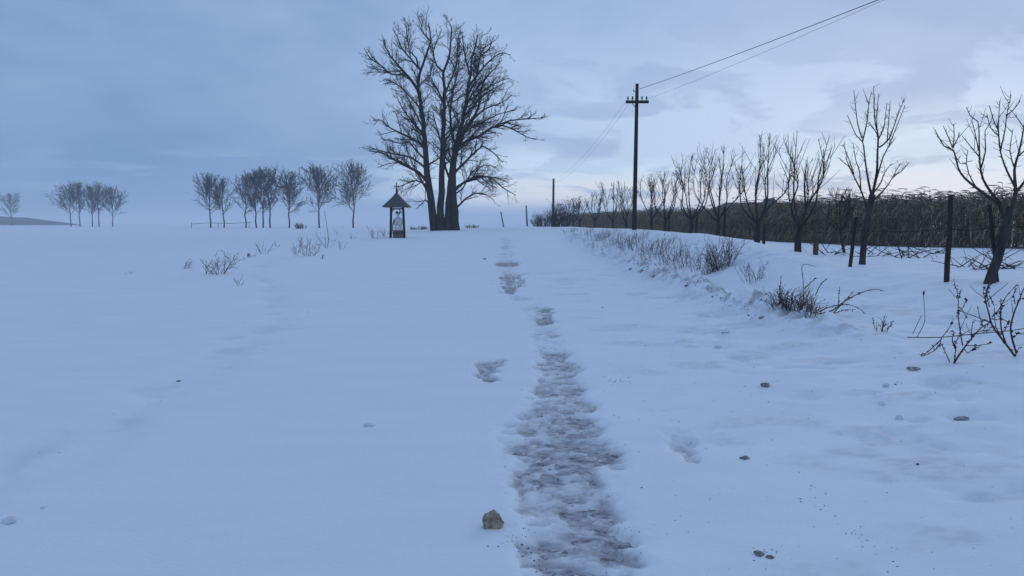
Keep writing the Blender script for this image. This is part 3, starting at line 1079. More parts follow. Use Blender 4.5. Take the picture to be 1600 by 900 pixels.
# ------------------------------------------------------------------ maize field
def maize():
    rng = random.Random(9)
    protos = []
    for k in range(10):
        v, q = [], []

        def add(mb_v, mb_q):
            n = len(v)
            v.extend(mb_v)
            q.extend([tuple(i + n for i in f) for f in mb_q])
        H = rng.uniform(1.75, 2.3)
        bend = rng.uniform(0.0, 0.22)
        pts = [Vector((-bend * (t ** 2) * H * 0.4, rng.gauss(0, .01), H * t)) for t in (0, .3, .6, .85, 1)]
        mb = MB()
        mb.tube(pts, [.013, .012, .011, .009, .005], 3)
        add(np.concatenate(mb.v).tolist(), np.concatenate(mb.q).tolist())
        stem_n = len(v)
        for j in range(rng.randint(7, 10)):
            s, _ = at_t(pts, rng.uniform(0.12, 0.95))
            a = rng.uniform(0, 6.28)
            o = Vector((math.cos(a) - 0.45, math.sin(a), 0))
            o.normalize()
            side = Vector((-o.y, o.x, 0))
            L = rng.uniform(0.4, 0.8)
            w = rng.uniform(0.02, 0.042)
            rise_ = rng.uniform(0.1, 0.45)
            droop = rng.uniform(0.5, 1.3)
            row = []
            for t in (0, .3, .6, .85, 1):
                c = s + o * L * (t - .25 * t * t * droop) + Vector((0, 0, L * (rise_ * t * 1.6 - droop * t * t)))
                ww = w * (1 - .75 * t) + 0.004
                tw = rng.uniform(-.5, .5)
                sd = side * math.cos(tw) + Vector((0, 0, math.sin(tw)))
                row += [c - sd * ww, c + sd * ww]
            add([tuple(p) for p in row], [(2 * i, 2 * i + 1, 2 * i + 3, 2 * i + 2) for i in range(4)])
        # tassel bent over by the wind
        top = pts[-1]
        for j in range(rng.randint(3, 5)):
            a = rng.uniform(-0.5, 0.5)
            L = rng.uniform(0.22, 0.42)
            tp = [top + Vector((-L * (t ** 1.3) * math.cos(a), L * t * math.sin(a), L * (0.55 * t - 0.5 * t * t))) for t in (0, .35, .7, 1)]
            mb = MB()
            mb.tube(tp, [.006, .008, .008, .004], 3)
            add(np.concatenate(mb.v).tolist(), np.concatenate(mb.q).tolist())
        protos.append((np.array(v), np.array(q), stem_n))
    # front edge of the field
    edge = [(-4.0 + 13, 118)]
    E = [(880, 120), (930, 92), (1000, 70), (1090, 55), (1190, 46), (1280, 39), (1400, 34), (1600, 29.5), (1800, 26.5), (2000, 24.5)]
    ep = [Vector((ray(px, 352).x * D / ray(px, 352).y, D, 0)) for px, D in E]
    path = resample(ep, 0.5)
    vs, qs, n = [], [], 0
    nr = np.random.default_rng(4)
    acc = 0.0
    back = Vector((0.78, 0.62, 0)).normalized()
    for i in range(len(path) - 1):
        a, b = path[i], path[i + 1]
        L = (b - a).length
        D = a.y
        step = 0.16 if D < 60 else 0.24
        rows = 13 if D < 60 else 9
        for r_ in range(rows):
            m = max(1, int(L / step + rng.random()))
            for k in range(m):
                p = a.lerp(b, rng.random()) + back * (r_ * 0.62 + rng.uniform(-.14, .14))
                pv, pq, sn = protos[rng.randrange(10)]
                th = rng.gauss(0, 0.5)
                s = rng.uniform(0.85, 1.1) * (1.04 if D < 50 else 0.90)
                c, si = math.cos(th), math.sin(th)
                lx, ly = rng.gauss(0, .05) - .04, rng.gauss(0, .05)
                w = pv * s
                x = w[:, 0] * c - w[:, 1] * si + w[:, 2] * lx + p.x
                y = w[:, 0] * si + w[:, 1] * c + w[:, 2] * ly + p.y
                z = w[:, 2] + G(p.x, p.y) - 0.05
                vs.append(np.stack([x, y, z], -1))
                qs.append(pq + n)
                n += len(pv)
    mb = MB()
    mb.v, mb.q, mb.n = vs, qs, n
    return tag(mb.build('maize_field', M['maize_leaf']), 'dense field of dead brown maize with wind-bent tassels behind the orchard', 'maize', kind='stuff')


maize()

# ------------------------------------------------------------------ barn behind the maize
def barn():
    D = 92.0
    a = P(1139, 320, D)
    b = P(1310, 320, D)
    base = Vector(((a.x + b.x) / 2, D + 4, G((a.x + b.x) / 2, D) - 0.2))
    e = empty('barn', base, 'long low barn whose grey roof shows above the maize', 'barn')
    ridge_z = P(1170, 315, D).z
    eave_z = P(1139, 325, D).z
    w = MB()
    w.box((base.x, base.y, (base.z + eave_z) / 2), (b.x - a.x - 0.6, 8.0, eave_z - base.z))
    w.build('wall', M['barn_wall'], e, base, smooth=False)
    r = MB()
    x0, x1, y0, y1 = a.x, b.x, base.y - 4.4, base.y + 4.4
    hip = 0.7
    vs = [(x0, y0, eave_z), (x1, y0, eave_z), (x1, y1, eave_z), (x0, y1, eave_z), (x0 + hip, base.y, ridge_z), (x1 - hip, base.y, ridge_z)]
    r.faces(vs, [(0, 1, 5, 4), (2, 3, 4, 5), (3, 2, 1, 0)], [(1, 2, 5), (3, 0, 4)])
    rf = r.build('roof', M['barn_roof'], e, base, smooth=False)
    g = MB()
    p = P(1211, 309, D)
    gx, gw = p.x, 0.55
    gy0 = y0 + 0.6
    vs = [(gx - gw, gy0, eave_z + 0.1), (gx + gw, gy0, eave_z + 0.1), (gx, gy0, p.z), (gx - gw, base.y, eave_z + 0.1), (gx + gw, base.y, eave_z + 0.1), (gx, base.y, p.z)]
    g.faces(vs, [(0, 2, 5, 3), (1, 4, 5, 2)], [(0, 1, 2), (3, 5, 4)])
    gb = g.build('gable', M['barn_roof'], rf, base, smooth=False)


barn()

# ------------------------------------------------------------------ telegraph poles and wires
def telegraph_pole(px, D, top_px, top_py, label, w_px, arm=True):
    base = stand(px, D)
    e = empty('telegraph_pole', base, label, 'telegraph pole', 'wooden telegraph poles along the road')
    top = P(top_px, top_py, D)
    r = 0.5 * w_px * D / F
    mb = MB()
    b0 = base - Vector((0, 0, 0.4))
    pts = [b0.lerp(top, t) for t in np.linspace(0, 1, 9)]
    mb.tube(pts, np.linspace(r * 1.18, r * 0.82, 9), 12, cap=True)
    mb.build('pole', M['pole_wood'], e, base)
    if arm:
        ax = top.lerp(base, (158.5 - 130) / (358 - 130))
        half = 17.5 * D / F
        a = MB()
        a.box((ax.x, ax.y - r - 0.055, ax.z), (2 * half, 0.11, 0.135))
        ao = a.build('crossarm', M['pole_wood'], e, base, smooth=False)
        for dx in (-14.2, -7.2, 7.2, 14.2):
            m = MB()
            c = Vector((ax.x + dx * D / F, ax.y - r - 0.055, ax.z + 0.0655))
            prof = [(0, .014), (.05, .014), (.055, .042), (.09, .048), (.12, .040), (.125, .028), (.15, .042), (.185, .040), (.205, .014)]
            m.tube([c + Vector((0, 0, h)) for h, _ in prof], [q for _, q in prof], 10, cap=True)
            m.build('insulator', M['porcelain'], ao, base)
        s = MB()
        s.tube([Vector((ax.x - 8.5 * D / F, ax.y - r - 0.115, ax.z - 0.06)), Vector((ax.x - 1.5 * D / F, ax.y - r - 0.025, ax.z - 0.30))], [.018, .018], 6, cap=True)
        s.build('brace', M['iron'], e, base)
        s = MB()
        h = top + Vector((-r - 0.02, 0, -0.37))
        s.tube([h + Vector((0.06, 0, -.03)), h, h + Vector((-.05, 0, 0.01)), h + Vector((-.05, 0, 0.10))], [.014, .014, .026, .02], 8, cap=True)
        s.build('hook', M['porcelain'], e, base)
    return e, base, top


D1 = 40.0
_, b1, t1 = telegraph_pole(991, D1, 995.5, 131, 'tall dark wooden telegraph pole with one crossarm, the nearest pole', 6.2)
_, b2, t2 = telegraph_pole(864, 92.0, 865, 279, 'thin dark pole without crossarm beside the dense roadside bushes', 3.6, arm=False)
_, b3, t3 = telegraph_pole(824, 150.0, 822, 321, 'short-looking distant pole standing on the crest of the road', 2.4, arm=False)


def wire(a, b, sag, r, label, n=40):
    mb = MB()
    pts = [a.lerp(b, t) - Vector((0, 0, 4 * sag * t * (1 - t))) for t in np.linspace(0, 1, n)]
    mb.tube(pts, [r] * n, 5)
    return tag(mb.build('overhead_wire', M['wire'], None, a), label, 'wire', 'overhead wires')


def through(a, q, k, sag):
    """far end of a sagging wire that leaves a and passes q"""
    t = 1.0 / k
    return a + (q - a) * k + Vector((0, 0, 4 * sag * t * (1 - t) * k))


wa, wb = P(999, 139, D1), P(1010, 155.5, D1 - .2)
wire(wa, through(wa, P(1374, -1, 20), 2.8, 0.45), 0.45, 0.0105, 'thicker overhead wire running from the pole top to the upper right')
wire(wb, through(wb, P(1374, 3, 20), 2.8, 0.55), 0.55, 0.0045, 'thinner overhead wire running from the right end of the crossarm to the upper right')
wire(P(981, 154.5, D1 - .2), t2 + Vector((-.05, 0, -.15)), 0.7, 0.0045, 'overhead wire from the outer left insulator down to the second pole')
wire(P(988, 154.5, D1 - .2), t2 + Vector((.05, 0, -.45)), 0.8, 0.0045, 'overhead wire from the inner left insulator down to the second pole')

# ------------------------------------------------------------------ posts, stakes, fence wire
def post(name, base, top, r, label, mat, cat, group=None, sides=9, tip=0.85):
    rng = random.Random(hash(label) % 1000 if False else len(label) * 7 + int(base.y * 10))
    mb = MB()
    b0 = base - (top - base).normalized() * 0.15
    pts = [b0.lerp(top, t) + Vector((rng.gauss(0, r * .09), rng.gauss(0, r * .09), 0)) for t in np.linspace(0, 1, 8)]
    rad = [r * (1.05 + (tip - 1.05) * t) * rng.uniform(.93, 1.06) for t in np.linspace(0, 1, 8)]
    mb.tube(pts, rad, sides, cap=True)
    return tag(mb.build(name, mat, None, base), label, cat, group)


GP = 'old wooden fence posts in front of the orchard'
posts = []
for px, py, tx, ty, wpx, lab, mat in [
        (1479, 440, 1486, 305, 8.5, 'tall upright dark fence post standing alone left of the leaning tree', 'post_wood'),
        (1328, 417, 1338, 339, 6.0, 'slanting dark fence post beside the smooth grey fruit tree', 'post_wood'),
        (1274.5, 398, 1274.5, 350, 8.5, 'short thick mossy brown fence post below the barn roof end', 'mossy_wood'),
        (1558, 440, 1546, 320, 6.5, 'dark fence post leaning left behind the crooked trunk at right', 'post_wood')]:
    b = hit(px, py)
    t = P(tx, ty, b.y + 0.1)
    posts.append((b, t))
    post('fence_post', b, t, 0.5 * wpx * b.y / F, lab, M[mat], 'fence post', GP)
mb = MB()
seq = [posts[2], posts[1], posts[0], posts[3]]
prev = None
for (b, t) in seq:
    h = b.lerp(t, min(0.74, 1.0 / max((t - b).length, 1) )) + Vector((0, -.06, 0))
    if prev is not None:
        pts = [prev.lerp(h, s) - Vector((0, 0, 4 * 0.05 * s * (1 - s))) for s in np.linspace(0, 1, 14)]
        mb.tube(pts, [.008] * 14, 5)
    prev = h
far_end = prev + Vector((4.5, -2.0, 0))
mb.tube([prev, far_end], [.008, .008], 5)
tag(mb.build('fence_wire', M['rusty_wire'], None, posts[2][0]), 'rusty wire strung between the fence posts in front of the maize', 'wire')
for px, D, ty, lab in [(1132, 31.5, 322, 'stout stake touching the right side of the dense fruit tree'),
                       (1194, 26.8, 350, 'short dark stake at the foot of the tall slender fruit tree'),
                       (1088, 35.2, 340, 'short stake at the right foot of the spreading fruit tree on the bank'),
                       (1045, 40.6, 330, 'thick stake between two thin trees right of the crossarmed pole')]:
    b = stand(px, D)
    post('tree_stake', b, P(px + 1, ty, D), 0.055, lab, M['post_wood'], 'stake', 'wooden stakes beside orchard trees')
b = stand(787, 88)
post('marker_stake', b, P(782.5, 331, 88), 0.07, 'tilted thin stake in the snow at the crest of the road', M['post_wood'], 'stake')

# low rail far left
e0 = stand(297, 150)
rl_ = empty('wooden_rail', e0, 'low thin rail on posts far across the field below the row of trees', 'fence')
p1, p2 = P(299, 350, 150), P(392, 348, 150)
m = MB()
m.tube(resample([p1, p1.lerp(p2, .35) + Vector((0, 0, .12)), p1.lerp(p2, .7), p2], 1), [.09] * len(resample([p1, p1.lerp(p2, .35), p1.lerp(p2, .7), p2], 1)), 6) if False else None
pts = resample([p1, p1.lerp(p2, .3) + Vector((0, 0, .12)), p1.lerp(p2, .65) + Vector((0, 0, -.05)), p2 + Vector((0, 0, .1))], 1)
m.tube(pts, [.04] * len(pts), 6, cap=True)
m.build('rail', M['far_twig'], rl_, e0)
for t in (0, .45, .97):
    q = p1.lerp(p2, t)
    m = MB()
    m.tube([Vector((q.x, q.y, G(q.x, q.y) - .1)), Vector((q.x, q.y, q.z + (.3 if t == 0 else .05)))], [.05, .04], 6, cap=True)
    m.build('post', M['far_twig'], rl_, e0)

# ------------------------------------------------------------------ roofed roadside shrine with statue
def shrine():
    D = 45.0
    k = D / F
    base = stand(620.5, D)
    e = empty('roadside_shrine', base, 'small open roadside shrine with pointed grey roof, cross and dark posts', 'shrine')
    eave = P(620, 323.5, D).z
    apex = P(620, 300.5, D).z
    hw = 10.2 * k
    for sx in (-1, 1):
        for sy in (-1, 1):
            p = MB()
            x, y = base.x + sx * (hw - 0.02) + (0.03 if sx > 0 else 0), base.y + sy * hw * 0.5
            p.tube([Vector((x + sx * .03, y, G(x, y) - .2)), Vector((x, y, (eave + base.z) / 2)), Vector((x - sx * 0.03, y, eave + .02))], [.046, .042, .042], 8, cap=True)
            p.build('post', M['dark_wood'], e, base)
    f = MB()
    z = eave - 0.10
    yh = hw * 0.5
    for sy in (-1, 1):
        f.box((base.x, base.y + sy * yh, z), (2 * hw - .12, .07, .07))
    for sx in (-1, 1):
        f.box((base.x + sx * (hw - .02), base.y, z), (.07, 2 * yh - .12, .07))
    f.build('top_beam', M['dark_wood'], e, base, smooth=False)
    for sx in (-1, 1):
        br = MB()
        br.tube([Vector((base.x + sx * (hw - .08), base.y - yh, eave - .34)), Vector((base.x + sx * (hw - .22), base.y - yh, eave - .13))], [.025, .025], 6, cap=True)
        br.build('brace', M['dark_wood'], e, base)
    low = MB()
    low.box((base.x, base.y - yh, base.z + 0.27), (2 * hw - .1, .05, .05))
    low.build('low_rail', M['dark_wood'], e, base, smooth=False)
    low = MB()
    low.box((base.x, base.y + yh, base.z + 0.27), (2 * hw - .1, .05, .05))
    low.build('low_rail', M['dark_wood'], e, base, smooth=False)
    # pyramid roof with a slight bell at the eaves and a thick edge
    r = MB()
    levels = [(eave - .02, 20.0 * k), (eave + .035, 20.3 * k), (eave + 0.10, 18.2 * k), (eave + .34, 11.6 * k), (apex - .1, 2.6 * k), (apex + .02, .5 * k)]
    vs = []
    for zz, h in levels:
        h = h * 0.98
        vs += [(base.x - h, base.y - h, zz), (base.x + h, base.y - h, zz), (base.x + h, base.y + h, zz), (base.x - h, base.y + h, zz)]
    q = [(3, 2, 1, 0)]
    for i in range(len(levels) - 1):
        for j in range(4):
            q.append((i * 4 + j, i * 4 + (j + 1) % 4, (i + 1) * 4 + (j + 1) % 4, (i + 1) * 4 + j))
    q.append(tuple(len(vs) - 4 + j for j in range(4)))
    r.faces(vs, q)
    r.build('roof', M['slate'], e, base, smooth=False)
    c = MB()
    top = P(620, 287, D).z
    c.tube([Vector((base.x, base.y, apex - .05)), Vector((base.x, base.y, apex + .22)), Vector((base.x, base.y, apex + .23))], [.06, .05, .03], 8, cap=True)
    c.box((base.x, base.y, (apex + top) / 2 + .05), (.055, .05, top - apex - .02))
    zc = apex + (top - apex) * 0.70
    for sx in (-1, 1):
        c.box((base.x + sx * .0755, base.y, zc), (.09, .05, .055))
        c.box((base.x + sx * .125, base.y, zc), (.02, .055, .085))
    c.box((base.x, base.y, top + .045), (.085, .055, .02))
    c.build('cross', M['iron'], e, base, smooth=False)

    # statue on its pedestal
    sb = base + Vector((0.06, 0.05, 0))
    s = empty('statue', sb, 'pale robed statue with dark curly head on a low plinth under the shrine roof', 'statue')
    pd = MB()
    pd.box((sb.x, sb.y, sb.z + .16), (.56, .50, .42))
    pd.box((sb.x, sb.y, sb.z + .395), (.64, .58, .05))
    pd.build('plinth', M['pedestal'], s, sb, smooth=False)
    body = MB()
    z0 = sb.z + .42
    prof = [(0, .235, .20), (.10, .225, .20), (.25, .205, .185), (.42, .205, .175), (.56, .225, .165), (.66, .21, .14), (.72, .13, .10), (.76, .07, .07), (.80, .06, .065), (.84, .085, .09), (.90, .105, .115), (.96, .10, .11), (1.01, .07, .08), (1.03, .02, .02)]
    n = 16
    vs, q = [], []
    for zz, rx, ry in prof:
        for j in range(n):
            a = 2 * math.pi * j / n
            fold = 1 + (.06 * math.sin(5 * a + zz * 3) if zz < .6 else 0)
            lean = -.02 * (zz > .75)
            vs.append((sb.x + lean + rx * fold * math.cos(a), sb.y + ry * fold * math.sin(a) - (.03 if .82 < zz < .93 and math.sin(a) < -.9 else 0), z0 + zz))
    for i in range(len(prof) - 1):
        for j in range(n):
            q.append((i * n + j, i * n + (j + 1) % n, (i + 1) * n + (j + 1) % n, (i + 1) * n + j))
    body.faces(vs, q)
    # arms folded in front
    for sx in (-1, 1):
        body.tube(resample([Vector((sb.x + sx * .20, sb.y, z0 + .62)), Vector((sb.x + sx * .245, sb.y - .06, z0 + .42)), Vector((sb.x + sx * .12, sb.y - .20, z0 + .36)), Vector((sb.x + sx * .02, sb.y - .21, z0 + .40))], .06), [.06] * len(resample([Vector((sb.x + sx * .20, sb.y, z0 + .62)), Vector((sb.x + sx * .245, sb.y - .06, z0 + .42)), Vector((sb.x + sx * .12, sb.y - .20, z0 + .36)), Vector((sb.x + sx * .02, sb.y - .21, z0 + .40))], .06)), 8, cap=True)
    body.build('robed_figure', M['white_stone'], s, sb)
    hr = MB()
    rng = random.Random(3)
    for j in range(22):
        a = rng.uniform(0, 6.28)
        zz = rng.uniform(.86, 1.04)
        if math.sin(a) < -.5 and zz < .96:
            continue
        c = Vector((sb.x - .02 + .105 * math.cos(a), sb.y + .11 * math.sin(a), z0 + zz))
        o = Vector((math.cos(a), math.sin(a), .4)).normalized()
        hr.tube([c - o * .03, c, c + o * .035], [.03, .055, .02], 6, cap=True)
    hr.build('hair', M['dark_cloth'], s, sb)
    stf = MB()
    stf.tube([Vector((sb.x - .29, sb.y - .16, sb.z + .42)), Vector((sb.x - .28, sb.y - .16, z0 + .35)), Vector((sb.x - .20, sb.y - .12, z0 + .62))], [.025, .028, .02], 6, cap=True)
    stf.build('staff', M['dark_wood'], s, sb)


shrine()

# ------------------------------------------------------------------ shrubs and weeds
def shrub(name, base, w, h, n, label, mat, rng, group=None, leaf=0.0, lvl=1, r=0.006, lean=(0, 0), cat='shrub', buds=True, spread=0.55, leafmat='dry_leaf'):
    st = Style(up=0.03, wob=0.13, ang=(25, 60), ratio=(0.35, 0.65), per_m=(5.0 / max(h, .25), 4.0 / max(h, .25)), min_r=r * 0.55, seg=h / 6, lo=0.2, taper=0.5)
    mb = MB()
    for k in range(n):
        a = rng.uniform(0, 6.28)
        q = math.sqrt(rng.random())
        sw = .26 if name == 'weed' else .4
        x = base.x + math.cos(a) * q * w * sw
        y = base.y + math.sin(a) * q * w * sw * .75
        d = Vector((math.cos(a) * spread * q + rng.gauss(0, .18) + lean[0], math.sin(a) * spread * q + rng.gauss(0, .18) + lean[1], 1)).normalized()
        grow(mb, Vector((x, y, G(x, y) - .03)), d, h * rng.uniform(.55, 1.08), r * rng.uniform(.75, 1.2), lvl, rng, st)
    if leaf > 0:
        allv = np.concatenate(mb.v)
        k = int(len(allv) * leaf)
        lb = MB()
        for i in rng.sample(range(len(allv)), min(k, len(allv))):
            c = Vector(allv[i])
            if c.z < base.z + 0.05:
                continue
            s = rng.uniform(1.4, 3.2) * r
            u = Vector((rng.gauss(0, 1), rng.gauss(0, 1), rng.gauss(0, 1))).normalized()
            v = rperp(u, rng)
            lb.faces([c - u * s, c + v * s * .6, c + u * s, c - v * s * .6], [(0, 1, 2, 3)])
        if lb.n:
            e = empty(name, base, label, cat, group)
            mb.build('stems', mat, e, base)
            lb.build('dry_leaves', M[leafmat], e, base)
            return e
    return tag(mb.build(name, mat, None, base), label, cat, group)


rng = random.Random(77)
# band of weeds along the right verge
GV = 'band of dry weeds on the snowy right verge'
for i, (px, py, wpx, hpx) in enumerate([(893, 363, 26, 8), (912, 368, 30, 12), (934, 377, 34, 18), (956, 384, 38, 24), (979, 390, 40, 26), (1002, 396, 42, 28),
                                        (1024, 402, 42, 30), (1047, 408, 42, 32), (1069, 416, 40, 36), (945, 372, 40, 16), (990, 380, 44, 20), (1030, 388, 44, 22)]):
    b = hit(px, py)
    k = b.y / F
    shrub('weed_clump', b, wpx * k * 1.25, hpx * k, 28, 'brown dry weeds in the unbroken band along the right verge, below the crossarmed pole', M['verge_weed'], rng, GV, leaf=0.07, lvl=1, r=0.0054, cat='weed', spread=.5)
for px, py, wpx, hpx, n, lab in [
        (1092, 421, 26, 34, 16, 'sparse upright weed just left of the dense bush at the end of the verge band'),
        (1128, 419, 44, 50, 60, 'dense dark round bush at the right end of the verge weed band'),
        (1112, 426, 24, 20, 30, 'low matted bush at the left foot of the dense dark round bush'),
        (1178, 440, 34, 36, 16, 'small thin weed alone on the snow between the dense bush and the wide bramble'),
        (1378, 518, 24, 28, 9, 'low greyish weed sticking out of snow right of the wide bramble')]:
    b = hit(px, py)
    k = b.y / F
    shrub('bush', b, wpx * k, hpx * k, n, lab, M['verge_weed' if 'grey' in lab else 'shrub'], rng, None, leaf=0.08, lvl=2 if n > 25 else 1, r=0.0055, cat='bush')


def bramble(name, base, paths, D, mass, label, mat, seed):
    """a shrub with some canes drawn where the photo shows them and a mass of twigs"""
    rg = random.Random(seed)
    e = empty(name, base, label, 'shrub')
    mb, lb = MB(), MB()
    st = Style(up=0.05, wob=0.10, ang=(30, 65), ratio=(0.25, 0.5), per_m=(4, 4), min_r=0.0032, seg=.1, taper=.55)

    def leaf(c, s):
        u = Vector((rg.gauss(0, 1), rg.gauss(0, 1), rg.gauss(0, .6) - .3)).normalized()
        v = rperp(u, rg)
        w = u.cross(v) * 0.25
        lb.faces([c - u * s * .4, c + v * s * .55 + w * s, c + u * s * 1.3, c - v * s * .55 + w * s], [(0, 1, 2, 3)])
    for path, w0, dd, buds, kids in paths:
        pts = px_limb(path, D, dd, .05, rg, .02)
        p0 = pts[0]
        rad = np.linspace(w0 * .5 * D / F, max(w0 * .2 * D / F, .0028), len(pts))
        mb.tube(pts, rad, 5)
        L = sum((pts[i + 1] - pts[i]).length for i in range(len(pts) - 1))
        for k in range(int(L * buds * 1.5)):
            c, d = at_t(pts, rg.uniform(.08, 1))
            leaf(c + rperp(d, rg) * .010, rg.uniform(.012, .028))
        if kids:
            sprout(mb, pts, rad, 1, rg, st, lo=.2, scale=kids * 1.6)
    for (px, py, n, h, sx) in mass:
        for k in range(n):
            b = hit(px + rg.uniform(-sx, sx), py + rg.uniform(-5, 5))
            d = Vector((rg.gauss(.1, .55), rg.gauss(0, .4), 1)).normalized()
            L = h * rg.uniform(.4, 1.05)
            q = [b - Vector((0, 0, .03))]
            for i in range(5):
                d = (d + Vector((rg.gauss(0, .24), rg.gauss(0, .24), rg.gauss(-.04, .1)))).normalized()
                q.append(q[-1] + d * L / 5)
            rad = np.linspace(.0045, .0026, 6)
            mb.tube(q, rad, 3)
            sprout(mb, q, rad, 1, rg, st, lo=.3, scale=1.1)
            for i in range(int(L * 11)):
                c, dd_ = at_t(q, rg.uniform(.2, 1))
                leaf(c + rperp(dd_, rg) * .006, rg.uniform(.009, .018))
    mb.build('stems', M[mat], e, base)
    lb.build('dry_leaves', M['dry_leaf'], e, base)


b = hit(1262, 488)
bramble('bramble', b, [
    ([(1272, 492), (1300, 485), (1318, 472), (1335, 462), (1352, 455), (1368, 452), (1382, 455)], 2.2, .1, 16, 0),
    ([(1294, 499), (1306, 485), (1320, 470), (1330, 460), (1334, 454)], 2.2, -.1, 14, .4),
    ([(1275, 490), (1290, 482), (1308, 477), (1325, 476), (1342, 482), (1352, 490)], 1.8, .2, 12, 0),
    ([(1304, 490), (1316, 485), (1328, 484), (1337, 484)], 1.6, -.1, 14, 0),
    ([(1310, 477), (1311, 460), (1312, 448)], 1.6, 0, 14, 0),
    ([(1255, 470), (1255, 440), (1254, 414), (1275, 417)], 1.5, .3, 3, 0),
    ([(1274, 462), (1282, 445), (1292, 436)], 1.6, .2, 16, 0),
    ([(1258, 450), (1266, 442), (1275, 435)], 1.5, .2, 16, 0),
    ([(1220, 475), (1219, 450), (1221, 430)], 1.5, .1, 14, 0)], b.y,
    [(1222, 480, 44, .42, 16), (1245, 484, 60, .46, 18), (1270, 492, 34, .38, 12), (1210, 476, 10, .35, 6)],
    'wide reddish bramble with a long arching bud-covered cane to the right', 'verge_weed', 5)
b = hit(1492, 567)
bramble('bramble', b, [
    ([(1490, 568), (1503, 548), (1517, 530), (1532, 513), (1546, 504)], 3.4, .15, 13, .8),
    ([(1491, 566), (1493, 545), (1492, 538), (1500, 525), (1516, 516)], 1.8, -.1, 16, .4),
    ([(1504, 540), (1500, 515), (1497, 490), (1497, 462), (1492, 445), (1490, 436)], 2.2, .2, 18, .3),
    ([(1500, 480), (1506, 488), (1511, 497)], 1.4, 0, 10, 0),
    ([(1498, 466), (1502, 452)], 1.8, 0, 22, 0),
    ([(1484, 566), (1476, 548), (1469, 534), (1472, 528)], 1.8, -.1, 8, 0),
    ([(1468, 533), (1456, 544), (1443, 555), (1437, 553)], 1.8, -.2, 14, 0),
    ([(1470, 536), (1460, 548), (1450, 553), (1442, 557)], 1.8, -.1, 14, 0),
    ([(1468, 533), (1478, 519), (1486, 508), (1490, 498)], 1.4, .2, 5, 0),
    ([(1510, 540), (1528, 540), (1549, 536)], 1.6, 0, 10, 0),
    ([(1518, 532), (1518, 515), (1520, 505), (1524, 499)], 1.8, .1, 10, 0),
    ([(1536, 510), (1530, 492), (1527, 478)], 1.5, .1, 10, 0),
    ([(1506, 545), (1512, 552), (1520, 545), (1532, 541)], 1.4, .1, 14, 0),
    ([(1517, 530), (1524, 520), (1538, 516), (1552, 517)], 1.5, -.2, 16, .4),
    ([(1497, 490), (1505, 480), (1510, 466)], 1.4, .2, 14, 0),
    ([(1494, 548), (1488, 532), (1490, 518)], 1.5, .2, 18, .4)], b.y, [],
    'leafless thorny shrub with forked slanting stem and dead leaves, right foreground', 'shrub', 6)
b = hit(1586, 557)
bramble('bramble', b, [
    ([(1586, 557), (1575, 542), (1562, 525), (1550, 508), (1545, 490), (1540, 470), (1541, 455), (1546, 440)], 3.6, .2, 16, 1.0),
    ([(1573, 540), (1566, 520), (1563, 500), (1564, 470), (1563, 467)], 3.0, -.1, 14, .8),
    ([(1588, 551), (1582, 532), (1579, 512), (1584, 490), (1592, 470), (1600, 450), (1608, 436)], 3.4, .1, 12, .8),
    ([(1550, 495), (1560, 485), (1568, 470), (1576, 458), (1590, 445)], 1.8, .2, 18, .5),
    ([(1546, 480), (1542, 460), (1547, 444), (1549, 438)], 1.8, .1, 20, .4),
    ([(1546, 462), (1552, 475), (1554, 480)], 1.6, .1, 20, 0),
    ([(1589, 470), (1596, 466), (1606, 468)], 1.6, 0, 12, 0),
    ([(1586, 475), (1584, 460), (1588, 450)], 1.6, .2, 20, 0),
    ([(1552, 508), (1545, 515), (1535, 520)], 1.4, 0, 14, 0),
    ([(1556, 518), (1548, 505), (1541, 500), (1530, 503)], 1.6, .2, 18, .5),
    ([(1562, 525), (1570, 515), (1576, 500)], 1.5, -.2, 16, .5),
    ([(1547, 498), (1558, 500), (1566, 494)], 1.5, .1, 20, .3),
    ([(1541, 470), (1536, 458), (1538, 447)], 1.4, .1, 22, 0),
    ([(1580, 530), (1590, 522), (1604, 520)], 1.5, .1, 12, .3),
    ([(1586, 556), (1590, 548), (1593, 542)], 2.0, 0, 30, 0)], b.y, [],
    'tall dark thorny shrub with three curved stems at the right edge of the foreground', 'shrub', 8)
# thin dry stalks with a seed head
b = hit(1434, 528)
for path, lab in [([(1432, 528), (1444, 505), (1445, 490), (1443, 462)], 'single tall dry stalk with small dark seed head right of the bramble'),
                  ([(1426, 522), (1434, 505), (1440, 493)], 'shorter bare dry stalk leaning right beside the tall seed-headed stalk')]:
    b = hit(*path[0])
    mb = MB()
    pts = px_limb(path, b.y, .1, .04, rng, 0)
    mb.tube(pts, np.linspace(.005, .003, len(pts)), 4)
    if len(path) > 3:
        t = pts[-1]
        mb.tube([t, t + Vector((0, 0, .02)), t + Vector((.004, 0, .05)), t + Vector((.004, 0, .065))], [.004, .013, .012, .003], 6, cap=True)
    tag(mb.build('dry_stalk', M['weed'], None, b), lab, 'weed')
b = hit(1462, 525)
mb = MB()
pts = px_limb([(1418, 527), (1470, 527), (1530, 521), (1575, 517), (1602, 513)], hit(1490, 545).y, .4, .1, rng, 0)
mb.tube(pts, [.0055] * len(pts), 4)
tag(mb.build('fallen_twig', M['shrub'], None, b), 'long straight thin twig lying level through the thorny shrubs', 'twig')

